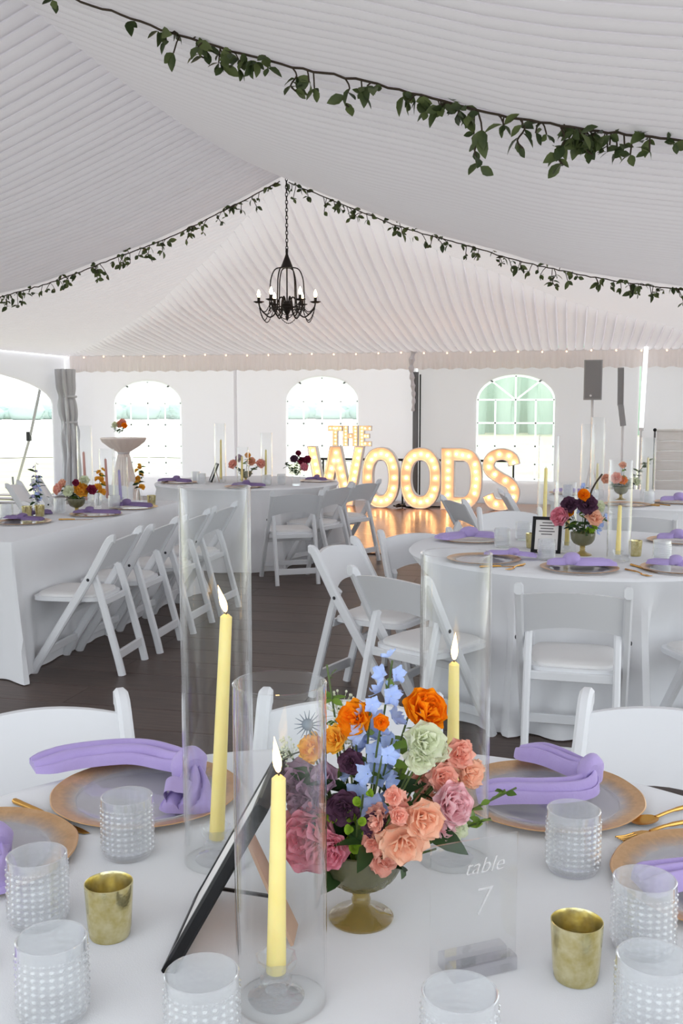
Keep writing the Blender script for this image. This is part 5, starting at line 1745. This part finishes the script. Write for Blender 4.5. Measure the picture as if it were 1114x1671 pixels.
flower('snapdragon', 'yellow and orange snapdragon spike behind the compote on the long table', (-3.40, 6.72, .78), (-3.37, 6.72, 1.04), 'ruffle', 'yellow', .034, None, None, 6, 0, 9, 85)
bud_vase(-3.27, 7.16, .16, 'glass bud vase at the far end of the long table')
flower('snapdragon', 'amber snapdragon spike at the far end of the long table', (-3.27, 7.16, .78), (-3.27, 7.16, 1.05), 'ruffle', 'yellow', .030, None, None, 8, 1, 7, 86)
GH2, GC2 = 'glass cylinders on the long table', 'candles on the long table'
hurricane(-3.60, 6.92, .60, 'tallest glass cylinder on the long table beside the grey curtain', GH2)
hurricane(-3.51, 7.10, .42, 'middle glass cylinder on the long table in front of the curtain', GH2)
hurricane(-3.36, 7.02, .36, 'glass cylinder around the lilac candle on the long table', GH2)
for x, y, zt, m_, lab in [(-3.60, 6.92, 1.16, 'waxpink', 'pink taper candle in the tallest cylinder on the long table'), (-3.51, 7.10, 1.10, 'waxpink', 'shorter pink taper candle in the middle cylinder on the long table'), (-3.36, 7.02, 1.02, 'waxlilac', 'lilac taper candle near the far end of the long table')]:
    holder(x, y, 'crystal holder under the ' + lab, GHOLD)
    candle(x, y, TZ + .036, (x - .01, y, zt), lab, GC2, mat=m_, lit=False)
for x, y, lab in [(-3.52, 6.38, 'tumbler right of the bud vase on the long table'), (-3.24, 6.66, 'tumbler behind the middle napkin of the long table'), (-3.66, 5.92, 'tumbler at the left edge of the long table')]:
    tumbler(x, y, lab, GTUM, rz=2)
for x, y, lab in [(-3.57, 6.02, 'gold votive holder at the left of the long table'), (-3.52, 6.10, 'second gold votive holder touching the first on the long table'), (-3.09, 6.98, 'gold votive holder at the far corner of the long table')]:
    votive(x, y, lab, GVOT)
for x, y, lab in [(-3.42, 5.72, 'nearest gilt plate on the long table'), (-3.18, 6.25, 'gilt plate in front of the compote on the long table'), (-3.13, 6.75, 'farthest gilt plate on the long table')]:
    plate(x, y, lab, GPL)
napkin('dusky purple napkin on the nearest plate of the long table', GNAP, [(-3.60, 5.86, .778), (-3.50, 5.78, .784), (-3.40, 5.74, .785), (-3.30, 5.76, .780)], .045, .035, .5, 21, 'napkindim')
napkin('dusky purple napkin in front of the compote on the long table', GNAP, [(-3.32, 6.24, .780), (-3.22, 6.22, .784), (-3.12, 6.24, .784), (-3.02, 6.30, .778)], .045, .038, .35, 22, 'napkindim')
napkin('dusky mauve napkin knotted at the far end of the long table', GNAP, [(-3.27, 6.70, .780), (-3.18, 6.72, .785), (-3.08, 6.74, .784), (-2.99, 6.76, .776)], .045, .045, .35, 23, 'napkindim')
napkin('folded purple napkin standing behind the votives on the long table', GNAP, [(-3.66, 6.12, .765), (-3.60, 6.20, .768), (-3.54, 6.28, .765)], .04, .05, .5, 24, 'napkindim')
knife(-3.28, 5.92, R(20), 'gold knife between the two nearer plates on the long table', GCUT)

# back round table
compote(-3.13, 9.35, 'glass compote on the back round table', 1.1)
bouquet(-3.13, 9.35, .875, .20, .17, [
    ('stock_flower', 'coral stock at the right', 'ruffle', 'coral', .75, .45, .042), ('stock_flower', 'pale coral stock at the left', 'ruffle', 'coral', -.6, .4, .042), ('carnation', 'mauve carnation', 'ruffle', 'mauve', -.3, .75, .036), ('lisianthus', 'peach lisianthus', 'ruffle', 'peach', .25, .55, .040), ('snapdragon', 'orange snapdragon', 'ruffle', 'yellow', .1, .9, .026)],
    'on the back round table', 'flowers on the back round table', seed=60, green=11)
t = thing('glass_vase', 'clear glass vase at the right of the back round table', 'vase', (-2.55, 9.12, TZ))
MB().lathe([(.0001, 0), (.04, 0), (.042, .01), (.040, .13), (.047, .16), (.045, .16), (.038, .13), (.039, .012), (.0001, .010)], 28).build('bowl', 'glass', t)
bouquet(-2.55, 9.12, .905, .14, .17, [
    ('carnation', 'large burgundy carnation', 'ruffle', 'burgundy', .45, .45, .044), ('carnation', 'burgundy carnation', 'ruffle', 'burgundy', .75, .62, .034), ('garden_rose', 'deep pink rose', 'rose', 'pink', .55, .20, .038), ('scabiosa', 'dark plum scabiosa', 'ruffle', 'plum', -.1, .65, .034), ('carnation', 'small burgundy carnation', 'ruffle', 'burgundy', .15, .95, .026)],
    'in the glass vase of the back table', 'flowers in the glass vase', seed=70, green=14)
GH3, GC3 = 'glass cylinders on the back round table', 'candles on the back round table'
for x, y, h, lab in [(-3.37, 9.28, .585, 'tallest glass cylinder at the left of the back round table'), (-2.93, 9.40, .49, 'glass cylinder at the right of the back round table'), (-3.07, 9.08, .36, 'short glass cylinder at the front of the back round table')]:
    hurricane(x, y, h, lab, GH3)
for x, y, zt, lab in [(-3.365, 9.28, 1.18, 'tallest yellow candle on the back round table'), (-2.94, 9.40, 1.08, 'pale yellow candle at the right of the back round table'), (-3.08, 9.08, 1.03, 'yellow candle in the short cylinder on the back round table')]:
    holder(x, y, 'crystal holder under the ' + lab, GHOLD)
    candle(x, y, TZ + .036, (x + .003, y, zt), lab, GC3, lit=False)
for x, y, lab in [(-3.66, 9.36, 'tumbler at the left of the back round table'), (-3.50, 9.10, 'tumbler in front of the tallest cylinder on the back round table'), (-2.72, 9.20, 'tumbler beside the glass vase on the back round table'), (-2.82, 9.05, 'tumbler in front of the right cylinder on the back round table')]:
    tumbler(x, y, lab, GTUM, rz=3)
for x, y, lab in [(-3.74, 9.12, 'plate at the left of the back round table'), (-2.95, 8.74, 'plate at the front of the back round table'), (-2.47, 9.62, 'plate at the right of the back round table')]:
    plate(x, y, lab, GPL)
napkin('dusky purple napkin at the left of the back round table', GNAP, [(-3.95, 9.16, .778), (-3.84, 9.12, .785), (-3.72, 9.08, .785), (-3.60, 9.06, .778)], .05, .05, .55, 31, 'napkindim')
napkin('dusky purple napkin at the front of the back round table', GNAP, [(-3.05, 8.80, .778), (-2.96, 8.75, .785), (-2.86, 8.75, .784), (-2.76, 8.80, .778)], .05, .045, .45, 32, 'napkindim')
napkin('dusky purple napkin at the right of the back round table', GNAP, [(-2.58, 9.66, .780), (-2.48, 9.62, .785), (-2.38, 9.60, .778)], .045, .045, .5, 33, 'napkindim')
t = thing('leaning_black_frame', 'black framed sign leaning on the back round table, seen nearly edge on', 'picture frame', (-3.50, 9.34, TZ + .001), (R(-22), 0, R(-62)))
for (c, d, nm) in [((-.07, 0, .10), (.018, .016, .20), 'side_bar'), ((.07, 0, .10), (.018, .016, .20), 'side_bar'), ((0, 0, .009), (.14, .016, .018), 'cross_bar'), ((0, 0, .191), (.14, .016, .018), 'cross_bar')]:
    MB().box(c, d, bev=.2).build(nm, 'black', t)
MB().box((0, .001, .10), (.13, .006, .18)).build('sheet', 'paper', t)
MB().box((0, .05, .075), (.03, .003, .16), Matrix.Rotation(R(38), 3, 'X')).build('easel_leg', 'kraft', t)

# back right round table
compote(.40, 8.28, 'glass compote on the back right round table', 1.05)
bouquet(.40, 8.28, .87, .17, .20, [
    ('stock_flower', 'orange pink stock', 'ruffle', 'coral', -.35, .35, .042), ('ranunculus', 'orange ranunculus', 'ruffle', 'orange', .0, .25, .034), ('garden_rose', 'peach rose', 'rose', 'peach', -.75, .30, .036), ('snapdragon', 'peach snapdragon', 'ruffle', 'peach', .05, .85, .026), ('lisianthus', 'white lisianthus', 'ruffle', 'white', .6, .2, .032)],
    'on the back right round table', 'flowers on the back right table', seed=90, green=12)
flower('eucalyptus_branch', 'tall grey green eucalyptus branch right of the bouquet on the back right table', (.42, 8.28, .82), (.62, 8.28, 1.09), None, None, 0, None, None, 26, 2, 0, 95, 'foliage', True, 1.0)
GH4, GC4 = 'glass cylinders on the back right table', 'candles on the back right table'
for x, y, h, lab in [(.215, 8.40, .66, 'tallest glass cylinder on the back right table below the box loudspeaker'), (.60, 8.25, .50, 'glass cylinder on the back right table beside the eucalyptus branch'), (.14, 8.72, .60, 'glass cylinder at the left of the back right table')]:
    hurricane(x, y, h, lab, GH4)
for x, y, zt, lab in [(.60, 8.25, 1.10, 'pale candle beside the eucalyptus branch on the back right table'), (.215, 8.40, 1.04, 'pale candle in the tallest cylinder on the back right table')]:
    holder(x, y, 'crystal holder under the ' + lab, GHOLD)
    candle(x, y, TZ + .036, (x, y, zt), lab, GC4, mat='waxcream', lit=False)
for x, y, lab in [(.59, 7.93, 'tumbler on the back right table beside the rightmost napkin'), (.18, 7.99, 'tumbler at the front of the back right table'), (-.02, 8.45, 'tumbler at the left of the back right table')]:
    tumbler(x, y, lab, GTUM, rz=4)
for x, y, lab in [(.0, 8.72, 'plate at the left of the back right table'), (.82, 8.08, 'plate at the right of the back right table'), (.42, 7.80, 'plate at the front of the back right table')]:
    plate(x, y, lab, GPL)
napkin('purple napkin at the left of the back right table', GNAP, [(-.13, 8.75, .780), (-.02, 8.72, .786), (.12, 8.70, .780)], .05, .05, .5, 41)
napkin('purple napkin at the right of the back right table below the eucalyptus', GNAP, [(.70, 8.12, .780), (.82, 8.08, .786), (.95, 8.06, .780)], .055, .055, .5, 42)
knife(.66, 7.78, R(160), 'gold knife at the front of the back right table', GCUT)
fork(.74, 7.83, R(150), 'gold fork at the front of the back right table', GCUT)

# vase on the cocktail table
t = thing('small_footed_vase', 'small glass vase on the cocktail table by the left window', 'vase', (-6.45, 13.46, 1.061))
MB().lathe([(.0001, 0), (.035, 0), (.03, .02), (.02, .06), (.04, .12), (.037, .12), (.017, .06), (.0001, .02)], 20).build('bowl', 'glass', t)
bouquet(-6.45, 13.46, 1.17, .15, .15, [('stock_flower', 'coral stock', 'ruffle', 'coral', .35, .75, .05), ('garden_rose', 'peach rose', 'rose', 'peach', .1, .55, .05), ('ranunculus', 'orange ranunculus', 'ruffle', 'orange', .6, .45, .04), ('lisianthus', 'ivory lisianthus', 'ruffle', 'white', -.3, .5, .045)],
        'on the cocktail table', 'flowers on the cocktail table', seed=110, green=9)
